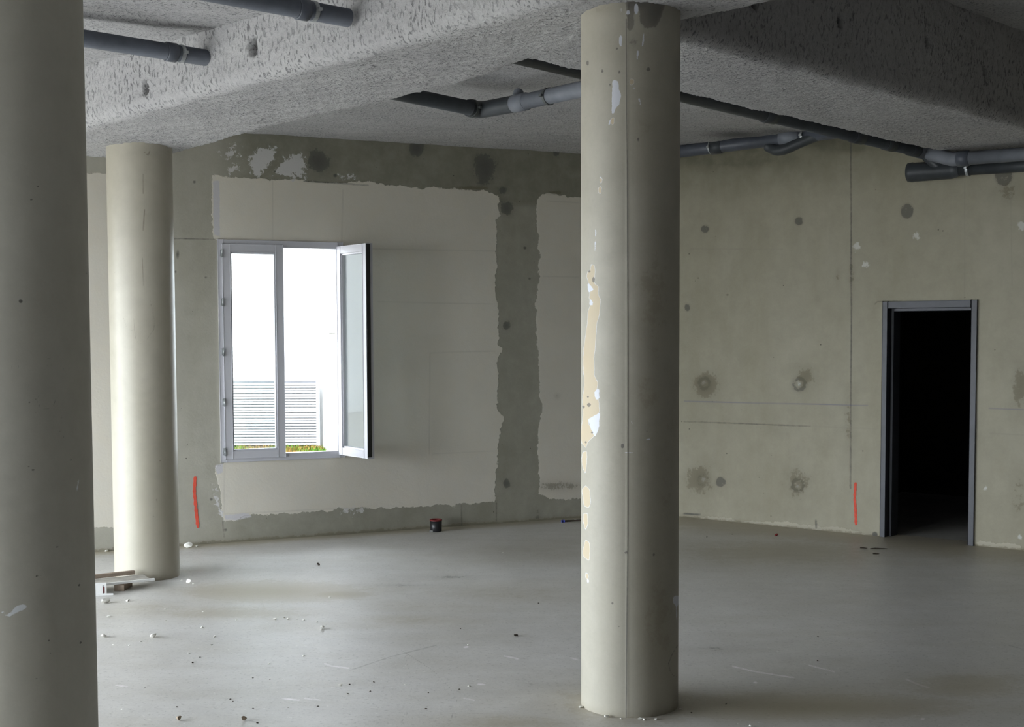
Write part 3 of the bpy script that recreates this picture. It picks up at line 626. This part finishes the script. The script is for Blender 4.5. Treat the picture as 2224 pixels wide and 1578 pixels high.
# ------------------------------------------------------------------ window
DZ = Vector((0, 0, 1)); D3 = Vector((*dA, 0)); N3 = Vector((*nA, 0))
def WP(u, z, o): return Vector((*(A0+dA*u+nA*o), z))
def wbox(bm, u0, u1, z0, z1, o0, o1, bev=.003): box(bm, WP((u0+u1)/2, (z0+z1)/2, (o0+o1)/2), (u1-u0, abs(o1-o0), z1-z0), (D3, N3, DZ), bev)
win = empty('window_1', WP((WU0+WU1)/2, WZ0, 0)); tag(win, kind='structure')
bm = bmesh.new(); FW = .048
for (a, b, c, d) in ((WU0, WU0+FW, WZ0, WZ1), (WU1-FW, WU1, WZ0, WZ1), (WU0+FW, WU1-FW, WZ1-FW-.01, WZ1), (WU0+FW, WU1-FW, WZ0, WZ0+FW+.012)): wbox(bm, a, b, c, d, -.06, .014)
bm_obj('window_frame', bm, M_FRAME, win)
UM = WU0+(WU1-WU0)*.508
def sash(u0, u1, z0, z1, P, ax, parent, st=.066):
    """a sash with its glass; P(u, z, o) maps sash coordinates, ax its axes"""
    s = empty('sash', P(u0, z0, 0)); s.parent = parent; s.matrix_parent_inverse = Matrix.Translation(parent.location).inverted()
    bm = bmesh.new()
    for (a, b, c, d) in ((u0, u0+st, z0, z1), (u1-st, u1, z0, z1), (u0+st, u1-st, z1-st, z1), (u0+st, u1-st, z0, z0+st)):
        box(bm, P((a+b)/2, (c+d)/2, -.004), (b-a, .058, d-c), (*ax, DZ), .004)
    for (a, b, c, d) in ((u0+st, u0+st+.014, z0+st, z1-st), (u1-st-.014, u1-st, z0+st, z1-st), (u0+st, u1-st, z1-st-.014, z1-st), (u0+st, u1-st, z0+st, z0+st+.014)):
        box(bm, P((a+b)/2, (c+d)/2, -.004), (b-a, .034, d-c), (*ax, DZ), .003)
    o = bm_obj('sash_frame', bm, M_FRAME, None); o.parent = s; o.matrix_parent_inverse = Matrix.Translation(P(u0, z0, 0)).inverted()
    bm = bmesh.new(); box(bm, P((u0+u1)/2, (z0+z1)/2, -.004), (u1-u0-2*st, .006, z1-z0-2*st), (*ax, DZ))
    o = bm_obj('glass', bm, M_GLASS, None); o.parent = s; o.matrix_parent_inverse = Matrix.Translation(P(u0, z0, 0)).inverted()
    return s
def LP(u, z, o): return WP(u, z, o+.004)
closed = sash(WU0+.036, UM, WZ0+.03, WZ1-.038, LP, (D3, N3), win)
for y in (550, 656, 764, 873, 980):
    z = wall_at(486, y, A0, nA)[2]; bm = bmesh.new(); tube(bm, [WP(WU0+.034, z-.035, .036), WP(WU0+.034, z+.035, .036)], .0085, 10)
    box(bm, WP(WU0+.030, z, .026), (.02, .016, .055), (D3, N3, DZ), .002); bm_obj('hinge', bm, M_ZINC, win)
HU = WU1-.038; hp = A0+dA*HU+nA*.02
free = onplane(800, 760, (0, 11.10, 0), (0, 1, 0)); sd = Vector((free[0]-hp[0], free[1]-hp[1], 0)).normalized(); sn = Vector((sd.y, -sd.x, 0))
def OP(u, z, o): return Vector((hp[0], hp[1], z))+sd*u+sn*o
osash = sash(0, .525, WZ0+.03, WZ1-.038, OP, (sd, sn), win)
bm = bmesh.new(); box(bm, OP(.532, (WZ0+WZ1)/2, .012), (.012, .03, WZ1-WZ0-.09), (sd, sn, DZ), .003); box(bm, OP(.532, (WZ0+WZ1)/2-.12, .012), (.02, .02, .3), (sd, sn, DZ), .003)
o = bm_obj('lock_strip', bm, M_GASKET, win); tag(o, 'dark lock strip on the free edge')

# ------------------------------------------------------------------ door
door = empty('door_1', P3((DP0[:2]+DP1[:2])/2)); tag(door, kind='structure')
E3 = Vector((*dB, 0)); G3 = Vector((*nB, 0))
def DPt(u, z, o): return Vector((*(B0+dB*u+nB*o), z))
bm = bmesh.new()
for (a, b, c, d, o0, o1) in ((DU0-.022, DU0+.022, 0, DT+.03, -.2, .02), (DU1-.022, DU1+.025, 0, DT+.03, -.2, .02), (DU0+.028, DU1-.028, DT-.03, DT+.03, -.2, .02),
                             (DU0+.028, DU0+.05, 0, DT-.03, -.2, -.06), (DU1-.05, DU1-.028, 0, DT-.03, -.2, -.06), (DU0+.05, DU1-.05, DT-.055, DT-.03, -.2, -.06)):
    box(bm, DPt((a+b)/2, (c+d)/2, (o0+o1)/2), (b-a, o1-o0, d-c), (E3, G3, DZ), .004)
bm_obj('door_frame', bm, M_STEEL, door)
# the unlit room behind the doorway, its darkness painted into near-black walls
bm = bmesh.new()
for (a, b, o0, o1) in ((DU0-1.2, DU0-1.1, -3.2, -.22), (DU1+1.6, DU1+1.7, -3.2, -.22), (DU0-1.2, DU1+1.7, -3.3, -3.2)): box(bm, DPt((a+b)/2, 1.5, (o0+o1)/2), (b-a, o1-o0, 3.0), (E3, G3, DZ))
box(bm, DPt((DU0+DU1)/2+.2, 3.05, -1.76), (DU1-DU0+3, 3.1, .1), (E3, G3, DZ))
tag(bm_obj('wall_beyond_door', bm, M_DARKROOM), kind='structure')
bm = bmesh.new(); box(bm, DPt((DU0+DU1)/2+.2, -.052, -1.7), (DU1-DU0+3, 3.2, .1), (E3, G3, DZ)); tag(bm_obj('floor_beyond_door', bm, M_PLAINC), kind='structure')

# ------------------------------------------------------------------ pipes
def pipe_thing(label, loc): return tag(empty('pipe', loc), label, 'pipe')
def part_tube(root, name, pts, r, mat=M_PIPE, seg=22, b=.09):
    bm = bmesh.new(); tube(bm, bend(pts, b) if len(pts) > 2 and b > 0 else pts, r, seg); return bm_obj(name, bm, mat, root)
def socket(root, a, b, r, mat=M_PIPE, name='coupling'):
    a = Vector(a); b = Vector(b); d = (b-a).normalized()
    return part_tube(root, name, [a, a+d*.004, a+d*.005, b-d*.005, b-d*.004, b], [r, r*1.10, r*1.16, r*1.16, r*1.10, r], mat, b=0)
def clamp(root, c, d, r, rodtop=None, mat=M_ZINC):
    c = Vector(c); d = Vector(d).normalized(); bm = bmesh.new()
    a = d.cross(DZ).normalized(); b = a.cross(d); R_ = r*1.10; seg = 28
    for q in range(2): pass
    rings = []
    for (o, rr) in ((-.011, r*.99), (-.011, R_), (.011, R_), (.011, r*.99)):
        rings.append([bm.verts.new(c+d*o+(a*math.cos(6.2832*k/seg)+b*math.sin(6.2832*k/seg))*rr) for k in range(seg)])
    for i_ in range(4):
        for k in range(seg): bm.faces.new((rings[i_][k], rings[i_][(k+1) % seg], rings[(i_+1) % 4][(k+1) % seg], rings[(i_+1) % 4][k]))
    for sgn in (-1, 1): box(bm, c+a*sgn*(R_+.008), (.022, .022, .014), (d, a, b), .001)
    bmesh.ops.recalc_face_normals(bm, faces=bm.faces[:])
    cl = bm_obj('clamp', bm, mat, root)
    if rodtop is not None:
        bm = bmesh.new(); tube(bm, [c+Vector((0, 0, r)), Vector((c.x, c.y, rodtop))], .0045, 8); tube(bm, [c+Vector((0, 0, r)), c+Vector((0, 0, r+.03))], .010, 8)
        o = bm_obj('hanger_rod', bm, M_ROD, None); o.parent = cl; o.matrix_parent_inverse = Matrix.Translation(root.location).inverted()
    return cl
def V3(p): return Vector([float(q) for q in p])
# two pipes that run into the near side of the main beam
zP = 3.437
e2 = faceM(432, 124); e1 = faceM(716, 33)
for (e, zz, far_, lab, cl_px) in ((e2, 3.437, (187, 84), 'blue-grey pipe ending in the beam side beside the left column, one rod hanger', (398, 115)),
                             (e1, 3.447, (560, 2), 'blue-grey pipe crossing the top edge of the view and entering the beam', (676, 26))):
    q = onz(far_[0], far_[1], zz); e = onz(*( (432, 123) if e is e2 else (714, 31)), zz); d = V3(e-q).normalized()
    rt = pipe_thing(lab, V3(e)); part_tube(rt, 'tube', [V3(q)-d*3.2, V3(e)+d*.12], .048)
    c = onz(*cl_px, zz); t_ = (V3(c)-V3(e)).dot(d); cpt = V3(e)+d*t_
    clamp(rt, cpt, d, .048, CEIL+.09)
    socket(rt, cpt-d*.10, cpt-d*.03, .048)
# angled pipe behind the main beam
z3 = 3.375
p = [V3(onz(x, y, z3)) for x, y in ((830, 195), (1043, 239), (1120, 225), (1252, 196))]
d1 = (p[1]-p[0]).normalized(); d3 = (p[3]-p[2]).normalized()
rt = pipe_thing('pale grey angled drain pipe with two rod hangers behind the main beam', p[1])
part_tube(rt, 'tube', [p[0]-d1*.6, p[1]-d1*.03], .050, M_PIPE_D)
part_tube(rt, 'elbow', [p[1]-d1*.13, p[1], p[2], p[2]+d3*.02], .058, M_PIPE_D, b=.12)
socket(rt, p[2]-d3*.02, p[2]+d3*.12, .052, M_PIPE_L)
part_tube(rt, 'tube', [p[2]+d3*.05, p[3]+d3*.55], .053, M_PIPE_L)
part_tube(rt, 'branch', [p[2]+d3*.02+Vector((0, 0, .01)), p[2]+d3*.0+Vector((.02, .06, .085))], .036, M_PIPE_L)
c = p[1]-d1*.09; clamp(rt, c, d1, .058, CEIL+.02, M_ROD)
c = V3(onz(1190, 209, z3)); clamp(rt, p[2]+d3*((c-p[2]).dot(d3)), d3, .053, CEIL+.02, M_ROD)
# long pipe along the far side of the cross beam, down to the fittings at the right
z5 = lambda x: 3.405-.105*(x-1060)/938
pts = [V3(onz(x, y, z5(x))) for x, y in ((1060, 107), (1130, 124), (1252, 148), (1485, 203), (1690, 253), (1850, 292), (1960, 318), (1998, 329))]
rt = pipe_thing('long dark drain pipe hugging the far edge of the cross beam', pts[3])
a5, b5 = pts[0], pts[-1]; d5 = (b5-a5).normalized()
part_tube(rt, 'tube', [a5-d5*.3, b5], .047, M_PIPE_D)
for px_ in (1686, 1870, 1935, 1985):
    c = V3(onz(px_, np.interp(px_, [1485, 1998], [203, 329]), z5(px_))); c = a5+d5*((c-a5).dot(d5)); socket(rt, c-d5*.07, c+d5*.07, .047, M_PIPE_D)
up0 = V3(wall_at(2082, 345, B0, nB, .34)); up1 = V3(wall_at(2260, 332, B0, nB, .34)); dU = (up1-up0).normalized()
lo0 = V3(wall_at(1982, 374, B0, nB, .13)); lo1 = V3(wall_at(2260, 357, B0, nB, .13)); dL = (lo1-lo0).normalized()
part_tube(rt, 'elbow', [b5-d5*.05, b5+d5*.08, up0-dU*.05, up0], .056, M_PIPE_L, b=.12)
part_tube(rt, 'branch', [b5-d5*.02, b5+d5*.03, lo0+dL*.26], .043, M_PIPE_D, b=.05)
part_tube(rt, 'tube', [up0-dU*.02, up1+dU*.6], .054, M_PIPE_L)
socket(rt, up0-dU*.01, up0+dU*.09, .054, M_PIPE)
rt = pipe_thing('dark capped waste pipe high on the wall above the doorway', lo0)
part_tube(rt, 'tube', [lo0+dL*.3, lo1+dL*.6], .052, M_PIPE_D)
part_tube(rt, 'end_fitting', [lo0-dL*.04, lo0-dL*.035, lo0, lo0+dL*.02, lo0+dL*.34, lo0+dL*.40], [.066, .080, .084, .080, .074, .055], M_PIPE_D, b=0)
c = V3(wall_at(2103, 368, B0, nB, .13)); clamp(rt, lo0+dL*((c-lo0).dot(dL)), dL, .056)
bm = bmesh.new(); c = lo0+dL*((c-lo0).dot(dL)); tube(bm, [c, c-G3*.15], .006, 8); bm_obj('bracket', bm, M_ROD, rt)
# pipe along the door wall, above the corner
q0 = V3(wall_at(1380, 341, B0, nB, .52)); q1 = V3(wall_at(1860, 281, B0, nB, .52)); d4 = (q1-q0).normalized()
def on4(px_, dz=0.0, off=0.0):
    c = V3(wall_at(px_, np.interp(px_, [1380, 1860], [341, 281]), B0, nB, .52)); return q0+d4*((c-q0).dot(d4))+Vector((0, 0, dz))+G3*off
rt = pipe_thing('grey waste pipe with a curled branch along the top of the door wall', on4(1600))
part_tube(rt, 'tube', [q0, q1], .056, M_PIPE)
socket(rt, on4(1695), on4(1738), .058, M_PIPE_L); socket(rt, on4(1545), on4(1570), .056, M_PIPE_D)
part_tube(rt, 'branch', [on4(1775, -.01), on4(1742, -.055, .03), on4(1712, -.10, .04), on4(1690, -.105, .03), on4(1668, -.05, .0)], .046, M_PIPE_D, b=.06)
clamp(rt, on4(1546), d4, .056, CEIL); clamp(rt, on4(1746), d4, .058, CEIL)

# ------------------------------------------------------------------ things on the floor
def rock_mesh(seed, sx, sy, sz):
    r = random.Random(seed); bm = bmesh.new(); bmesh.ops.create_icosphere(bm, subdivisions=2, radius=.5)
    cuts = [(Vector((r.gauss(0, 1), r.gauss(0, 1), r.gauss(0, .6))).normalized(), r.uniform(.16, .34)) for _ in range(7)]
    for v in bm.verts:
        v.co *= r.uniform(.95, 1.1)
        for n_, h in cuts:
            d = v.co.dot(n_)
            if d > h: v.co -= n_*(d-h)
        v.co = Vector((v.co.x*sx, v.co.y*sy, v.co.z*sz*1.1))
    lo = min(v.co.z for v in bm.verts)
    for v in bm.verts: v.co.z -= lo
    me = bpy.data.meshes.new('crumb'); bm.to_mesh(me); bm.free(); return me
def ground(x, y, z=0.0): return V3(onz(x, y, z))
def px_m(p): return (p-Vector(EYE)).length/F
BIG = [(230, 1309, 19, .62, 'plaster_chunk', 'pale plaster chunk below the cut profile at the left column', 'w'),
       (331, 1384, 20, .45, 'plaster_chunk', 'largest white plaster chunk on the open floor at left', 'w'),
       (225, 1383, 17, .5, 'plaster_chunk', 'white plaster chunk on the floor touching the edge of the left foreground column', 'w'),
       (700, 1366, 17, .42, 'plaster_chunk', 'flat white plaster chunk on the floor right of the crumb trail', 'w'),
       (410, 1266, 16, .55, 'plaster_chunk', 'pale plaster chunk beside the base of the column left of the window', 'w'),
       (410, 1188, 20, .55, 'plaster_chunk', 'white plaster lump at the wall foot beneath the red stroke', 'w'),
       (529, 1174, 17, .9, 'plaster_chunk', 'beige rounded lump at the wall foot under the window', 'w'),
       (389, 1564, 14, .6, 'stone_chunk', 'small brown stone at the bottom edge, left of its twin', 'b'),
       (530, 1564, 15, .75, 'stone_chunk', 'small brown pointed stone at the bottom edge, right of its twin', 'b'),
       (692, 1227, 9, .6, 'dark_crumb', 'black crumb on the bright floor below the window', 'd'),
       (1120, 1381, 12, .35, 'dark_crumb', 'dark curled crumb on the floor left of the central column', 'd'),
       (1687, 1163, 10, .5, 'red_cap', 'small red bit on the floor before the door wall', 'r')]
M_BRCHIP = plain('brown_stone', (.30, .24, .18), .9, .2, var=.2, scale=40, bump=.6)
for k, (x, y, s, h, nm, lab, kd) in enumerate(BIG):
    p = ground(x, y); m = px_m(p)*s
    o = bpy.data.objects.new(nm, rock_mesh(40+k, m, m*1.1, m*h)); C.objects.link(o); o.location = p
    o.data.materials.append({'w': M_PLCHIP, 'd': M_DKCHIP, 'b': M_BRCHIP, 'r': M_RED}[kd]); tag(o, lab, 'rubble')
SM = [(277, 1305, 10), (597, 1345, 10), (626, 1344, 9), (617, 1341, 7), (645, 1344, 5), (659, 1347, 6), (688, 1351, 5), (439, 1363, 8), (466, 1383, 8), (459, 1400, 7), (410, 1418, 6), (236, 1339, 7), (359, 1323, 5), (360, 1348, 6), (441, 1328, 5), (658, 1424, 7), (584, 1441, 6), (739, 1488, 10), (626, 1536, 6), (265, 1540, 6), (452, 1179, 11), (427, 1187, 8), (232, 1197, 10), (241, 1194, 6), (420, 1268, 6), (394, 1260, 6), (1262, 1536, 12), (1318, 1557, 13), (1349, 1561, 8), (1390, 1561, 12), (1400, 1563, 8), (1424, 1562, 9), (1478, 1540, 7), (1640, 1484, 7), (1629, 1576, 8), (937, 1193, 5), (1092, 1200, 5), (716, 1297, 6), (246, 1400, 6), (305, 1393, 6), (280, 1401, 6), (880, 1487, 6), (1018, 1490, 8), (1602, 1572, 5), (1017, 1400, 6), (513, 1346, 5), (1250, 1130, 7)]
protos = [rock_mesh(90+k, 1, 1.15, .6) for k in range(5)]
for mm in protos: mm.materials.append(M_PLCHIP)
for k, (x, y, s) in enumerate(SM):
    p = ground(x, y); m = px_m(p)*s; o = bpy.data.objects.new('plaster_crumb', protos[k % 5]); C.objects.link(o)
    o.location = p; o.scale = (m, m, m*random.uniform(.45, .8)); o.rotation_euler = (0, 0, random.uniform(0, 6.28))
    gl = (('small white crumb lying in the debris ring around the central column foot', 'white crumbs around the central column foot') if 1240 < x < 1490 and y > 1500 else
          ('tiny white crumb in the short trail on the open floor below the window', 'crumb trail on the open floor') if 590 < x < 690 and y < 1360 else
          ('tiny white crumb at the foot of the window wall', 'crumbs along the window wall foot') if y < 1210 else
          ('tiny white crumb scattered just right of the left foreground column', 'crumbs right of the foreground column') if x < 320 else
          ('tiny white crumb scattered on the floor right of the central column', 'crumbs right of the central column') if x > 1490 else
          ('tiny white crumb scattered over the middle of the concrete floor', 'crumbs over the middle of the floor'))
    tag(o, gl[0], 'rubble', gl[1])
DK = [(1535, 1166, 5), (1590, 1160, 4), (759, 1486, 6), (812, 1481, 6), (805, 1501, 6), (756, 1507, 8), (690, 1534, 6), (560, 1570, 7), (500, 1518, 5), (506, 1523, 5), (586, 1475, 5), (418, 1439, 7), (1000, 1365, 5), (1170, 1310, 6), (1577, 1529, 6), (1502, 1548, 7), (1775, 1435, 6), (315, 1492, 5), (385, 1535, 6), (435, 1427, 5), (1776, 1382, 6), (997, 1497, 6), (930, 1504, 6), (925, 1539, 7), (550, 1538, 5), (550, 1472, 5)]
protos = [rock_mesh(190+k, 1, 1.4, .4) for k in range(3)]
for mm in protos: mm.materials.append(M_DKCHIP)
for k, (x, y, s) in enumerate(DK):
    p = ground(x, y); m = px_m(p)*s*.8; o = bpy.data.objects.new('dirt_crumb', protos[k % 3]); C.objects.link(o)
    o.location = p; o.scale = (m, m, m); o.rotation_euler = (0, 0, random.uniform(0, 6.28))
    gl = (('tiny dark crumb on the floor right of the central column', 'dark crumbs right of the central column') if x > 1490 else
          ('tiny dark crumb on the near floor between the left and central columns', 'dark crumbs on the near floor') if y > 1400 else
          ('tiny dark crumb on the floor just left of the central column', 'dark crumbs left of the central column'))
    tag(o, gl[0], 'rubble', gl[1])

def plank(name, a, b, wd, th, z, mat, label, cat='board', tilt=0):
    a = ground(*a); b = ground(*b); a.z = b.z = z; d = (b-a).normalized(); n = Vector((-d.y, d.x, 0)); bm = bmesh.new()
    Z_ = (DZ+n*tilt).normalized()
    box(bm, (a+b)/2+Vector((0, 0, 0)), ((b-a).length, wd, th), (d, n, DZ), .002)
    for v in bm.verts: v.co.z += th/2; v.co -= (a+b)/2*1.0-Vector((0, 0, (a+b).z/2))*0
    o = bm_obj(name, bm, mat); o.location = ((a+b)/2); return tag(o, label, cat)
plank('timber_board', (110, 1292), (318, 1270), .17, .020, .045, M_WOOD, 'grey timber board lying before the foot of the column left of the window')
plank('timber_batten', (110, 1287), (292, 1266), .035, .028, .067, M_WOOD2, 'brown timber batten lying on the grey board at the column foot')
plank('white_lath', (110, 1298), (336, 1275), .024, .016, .05, M_ALU, 'thin pale lath along the front edge of the grey board at the column foot', 'lath')
for x, y, lab in ((268, 1277, 'short timber block under the right end of the grey board'), (175, 1284, 'short timber block under the left end of the grey board')):
    bm = bmesh.new(); box(bm, (0, 0, .021), (.07, .20, .042), bev=.002); o = bm_obj('timber_block', bm, M_WOOD2); o.location = ground(x, y); tag(o, lab, 'block')
# cut window profile lying on the floor: an open Z-shaped section
p0 = ground(222, 1292); dr = (ground(140, 1296)-p0).normalized(); nr = Vector((-dr.y, dr.x, 0))
sec = [(0, 0), (.075, 0), (.075, .012), (.030, .012), (.030, .088), (-.030, .088), (-.030, .066), (-.018, .066), (-.018, .076), (.018, .076), (.018, .012), (0, .012)]
bm = bmesh.new(); sx = Vector((1, .1, 0)).normalized()
r0 = [bm.verts.new(sx*(u-.0)+Vector((0, 0, v))) for u, v in sec]; r1 = [bm.verts.new(sx*(u)+Vector((0, 0, v))+dr*.9) for u, v in sec]
for k in range(len(sec)): bm.faces.new((r0[k], r0[(k+1) % len(sec)], r1[(k+1) % len(sec)], r1[k]))
bm.faces.new(r0); bm.faces.new(r1[::-1]); bmesh.ops.recalc_face_normals(bm, faces=bm.faces[:])
rt = tag(empty('window_profile', p0), 'cut white plastic profile with open end, on the floor beside the left foreground column', 'profile')
o = bm_obj('profile', bm, M_ALU, None); o.parent = rt
bm = bmesh.new(); box(bm, Vector((-.004, .012, .04)), (.03, .03, .06), bev=.002); o = bm_obj('black_infill', bm, M_BLACK, None); o.parent = rt  # black block filling the open end of the profile
bm = bmesh.new(); box(bm, Vector((.012, .004, .038)), (.012, .012, .045), bev=.002); o = bm_obj('red_insert', bm, M_RED, None); o.parent = rt
# dark twigs before the door, and a stick at the far wall
for (a, b, lab) in (((1868, 1190), (1884, 1191), 'shorter dark splinter on the floor before the doorway, left one'), ((1890, 1192), (1927, 1192), 'longer dark splinter on the floor before the doorway'), ((1896, 1203), (1910, 1203), 'smallest dark splinter nearest the camera before the doorway')):
    A = ground(*a, .004); B = ground(*b, .004); bm = bmesh.new(); mid = (A+B)/2
    tube(bm, [A-mid, (A-mid)*.4+Vector((0, .01, 0)), (B-mid)*.5, B-mid], [.003, .006, .005, .002], 7); o = bm_obj('splinter', bm, M_DKCHIP); o.location = mid+Vector((0, 0, .004)); tag(o, lab, 'splinter')
A = ground(1226, 1131, .012); B = ground(1262, 1129, .012); mid = (A+B)/2; bm = bmesh.new(); tube(bm, [A-mid, B-mid], .008, 8)
rt = tag(empty('marker_stick', mid), 'thin dark stick with a blue tip at the wall foot left of the central column', 'stick'); o = bm_obj('shaft', bm, M_DKCHIP); o.parent = rt
bm = bmesh.new(); tube(bm, [A-mid-(B-A).normalized()*.03, A-mid], .013, 8); o = bm_obj('tip', bm, M_BLUE); o.parent = rt
# black pot with a red rim
pc = ground(947, 1153); R_ = px_m(pc)*13; H_ = px_m(pc)*26
rt = tag(empty('plastic_pot', pc), 'small black plastic pot with a red rim on the floor at the wall foot', 'pot')
bm = bmesh.new(); prof = [(R_*.9, 0), (R_*.96, .004), (R_, H_*.9), (R_*.9, H_*.9), (R_*.86, .01)]; seg = 28
rings = [[bm.verts.new((r*math.cos(6.2832*k/seg), r*math.sin(6.2832*k/seg), z)) for k in range(seg)] for r, z in prof]
for a, b in zip(rings, rings[1:]):
    for k in range(seg): bm.faces.new((a[k], a[(k+1) % seg], b[(k+1) % seg], b[k]))
bm.faces.new(rings[0][::-1]); bm.faces.new(rings[-1]); o = bm_obj('body', bm, M_BLACK, None, True); o.parent = rt
bm = bmesh.new(); prof = [(R_*1.02, H_*.88), (R_*1.03, H_), (R_*.9, H_), (R_*.88, H_*.85)]
rings = [[bm.verts.new((r*math.cos(6.2832*k/seg), r*math.sin(6.2832*k/seg), z)) for k in range(seg)] for r, z in prof]
for a, b in zip(rings, rings[1:]):
    for k in range(seg): bm.faces.new((a[k], a[(k+1) % seg], b[(k+1) % seg], b[k]))
o = bm_obj('rim', bm, M_RED, None, True); o.parent = rt; tag(o, 'red rim')
bm = bmesh.new(); box(bm, Vector((-R_*.75, -R_*.75, R_*.14)), (R_*.6, R_*.35, R_*.28), bev=.003); o = bm_obj('foot_clip', bm, plain('grey_clip', (.2, .2, .19)), None); o.parent = rt

# ------------------------------------------------------------------ outside the window
bm = bmesh.new(); box(bm, (0, 10, -.12), (80, 80, .02)); g = tag(bm_obj('ground_outside', bm, M_PAVE), kind='structure')
bm = bmesh.new(); box(bm, (-4, 17.4, -.02), (6, 5, .16)); tag(bm_obj('earth_bed', bm, M_GROUND), kind='structure')
FY = 19.6
bm = bmesh.new(); box(bm, (-18.9, FY+.3, 3.6), (32, .3, 7.4)); box(bm, (-1.85, FY-1.9, 3.6), (.0, .0, .0)) if False else None
a = Vector((-2.88, FY+.1, 0)); b = Vector((-1.95, 15.2, 0)); d = (b-a).normalized(); n = Vector((-d.y, d.x, 0))
building = empty('neighbouring_building', (-4, FY, -.11)); tag(building, 'bright white rendered building seen through the window', 'building')
bm_obj('wall', bm, M_EXT, building)
bm = bmesh.new(); box(bm, (a+b)/2+n*.12+Vector((0, 0, 3.6)), ((b-a).length, .24, 7.4), (d, n, DZ)); bm_obj('side_wall', bm, M_EXT, building)
bm = bmesh.new(); box(bm, a+d*2.6-n*.012+Vector((0, 0, .62)), (2.4, .03, .9), (d, n, DZ), .004); bm_obj('wall_box', bm, M_EXT_LV, building)
bm = bmesh.new(); box(bm, a+d*2.2-n*.04+Vector((0, 0, 1.84)), (1.6, .08, .05), (d, n, DZ), .004); box(bm, a+d*2.2-n*.04+Vector((0, 0, 1.90)), (1.6, .05, .02), (d, n, DZ), .004); bm_obj('ledge', bm, M_EXT_LV, building)
lt = tag(empty('louvred_panel', (-4.4, FY-.05, 0)), 'white horizontally louvred panel at the foot of the building outside the window', 'louvre')
bm = bmesh.new(); box(bm, (-4.6, FY+.02, .60), (3.3, .02, .98)); bm_obj('backing', bm, M_EXT_GAP, lt)
bm = bmesh.new(); box(bm, (-2.95, FY-.02, .60), (.05, .07, 1.0), bev=.004); bm_obj('post', bm, M_EXT_LV, lt)
for k in range(23):
    bm = bmesh.new(); z = .13+k*.0415; box(bm, (-4.6, FY-.02, z), (3.26, .035, .030), ((1, 0, 0), (0, .94, -.34), (0, .34, .94)), .002); bm_obj('slat', bm, M_EXT_LV, lt)
gm = NT('grass_blades'); gcol = gm.mix(gm.step(gm.noise(2.2, 3), .40, .6), (.07, .16, .02), (.22, .13, .04)); M_GRASS = gm.fin(gcol, .9, None, .1)
Vg = []; Qg = []
rr = random.Random(3)
for k in range(9000):
    x = rr.uniform(-4.6, -1.9); y = rr.uniform(17.4, FY-.05); xl = -2.88+(FY-y)*.21
    if x > xl-.02: continue
    h = rr.uniform(.02, .09); an = rr.uniform(0, 6.28); wd = .010; lx, ly = rr.gauss(0, .03), rr.gauss(0, .03)
    c_, s_2 = math.cos(an)*wd, math.sin(an)*wd; bI = len(Vg)
    Vg += [(x-c_, y-s_2, .055), (x+c_, y+s_2, .055), (x+lx+c_*.2, y+ly+s_2*.2, .055+h), (x+lx-c_*.2, y+ly-s_2*.2, .055+h)]; Qg.append((bI, bI+1, bI+2, bI+3))
tag(link('grass', mesh_np('grass', Vg, Qg), M_GRASS), 'dry and green grass strip outside below the louvred panel', 'grass', kind='stuff')
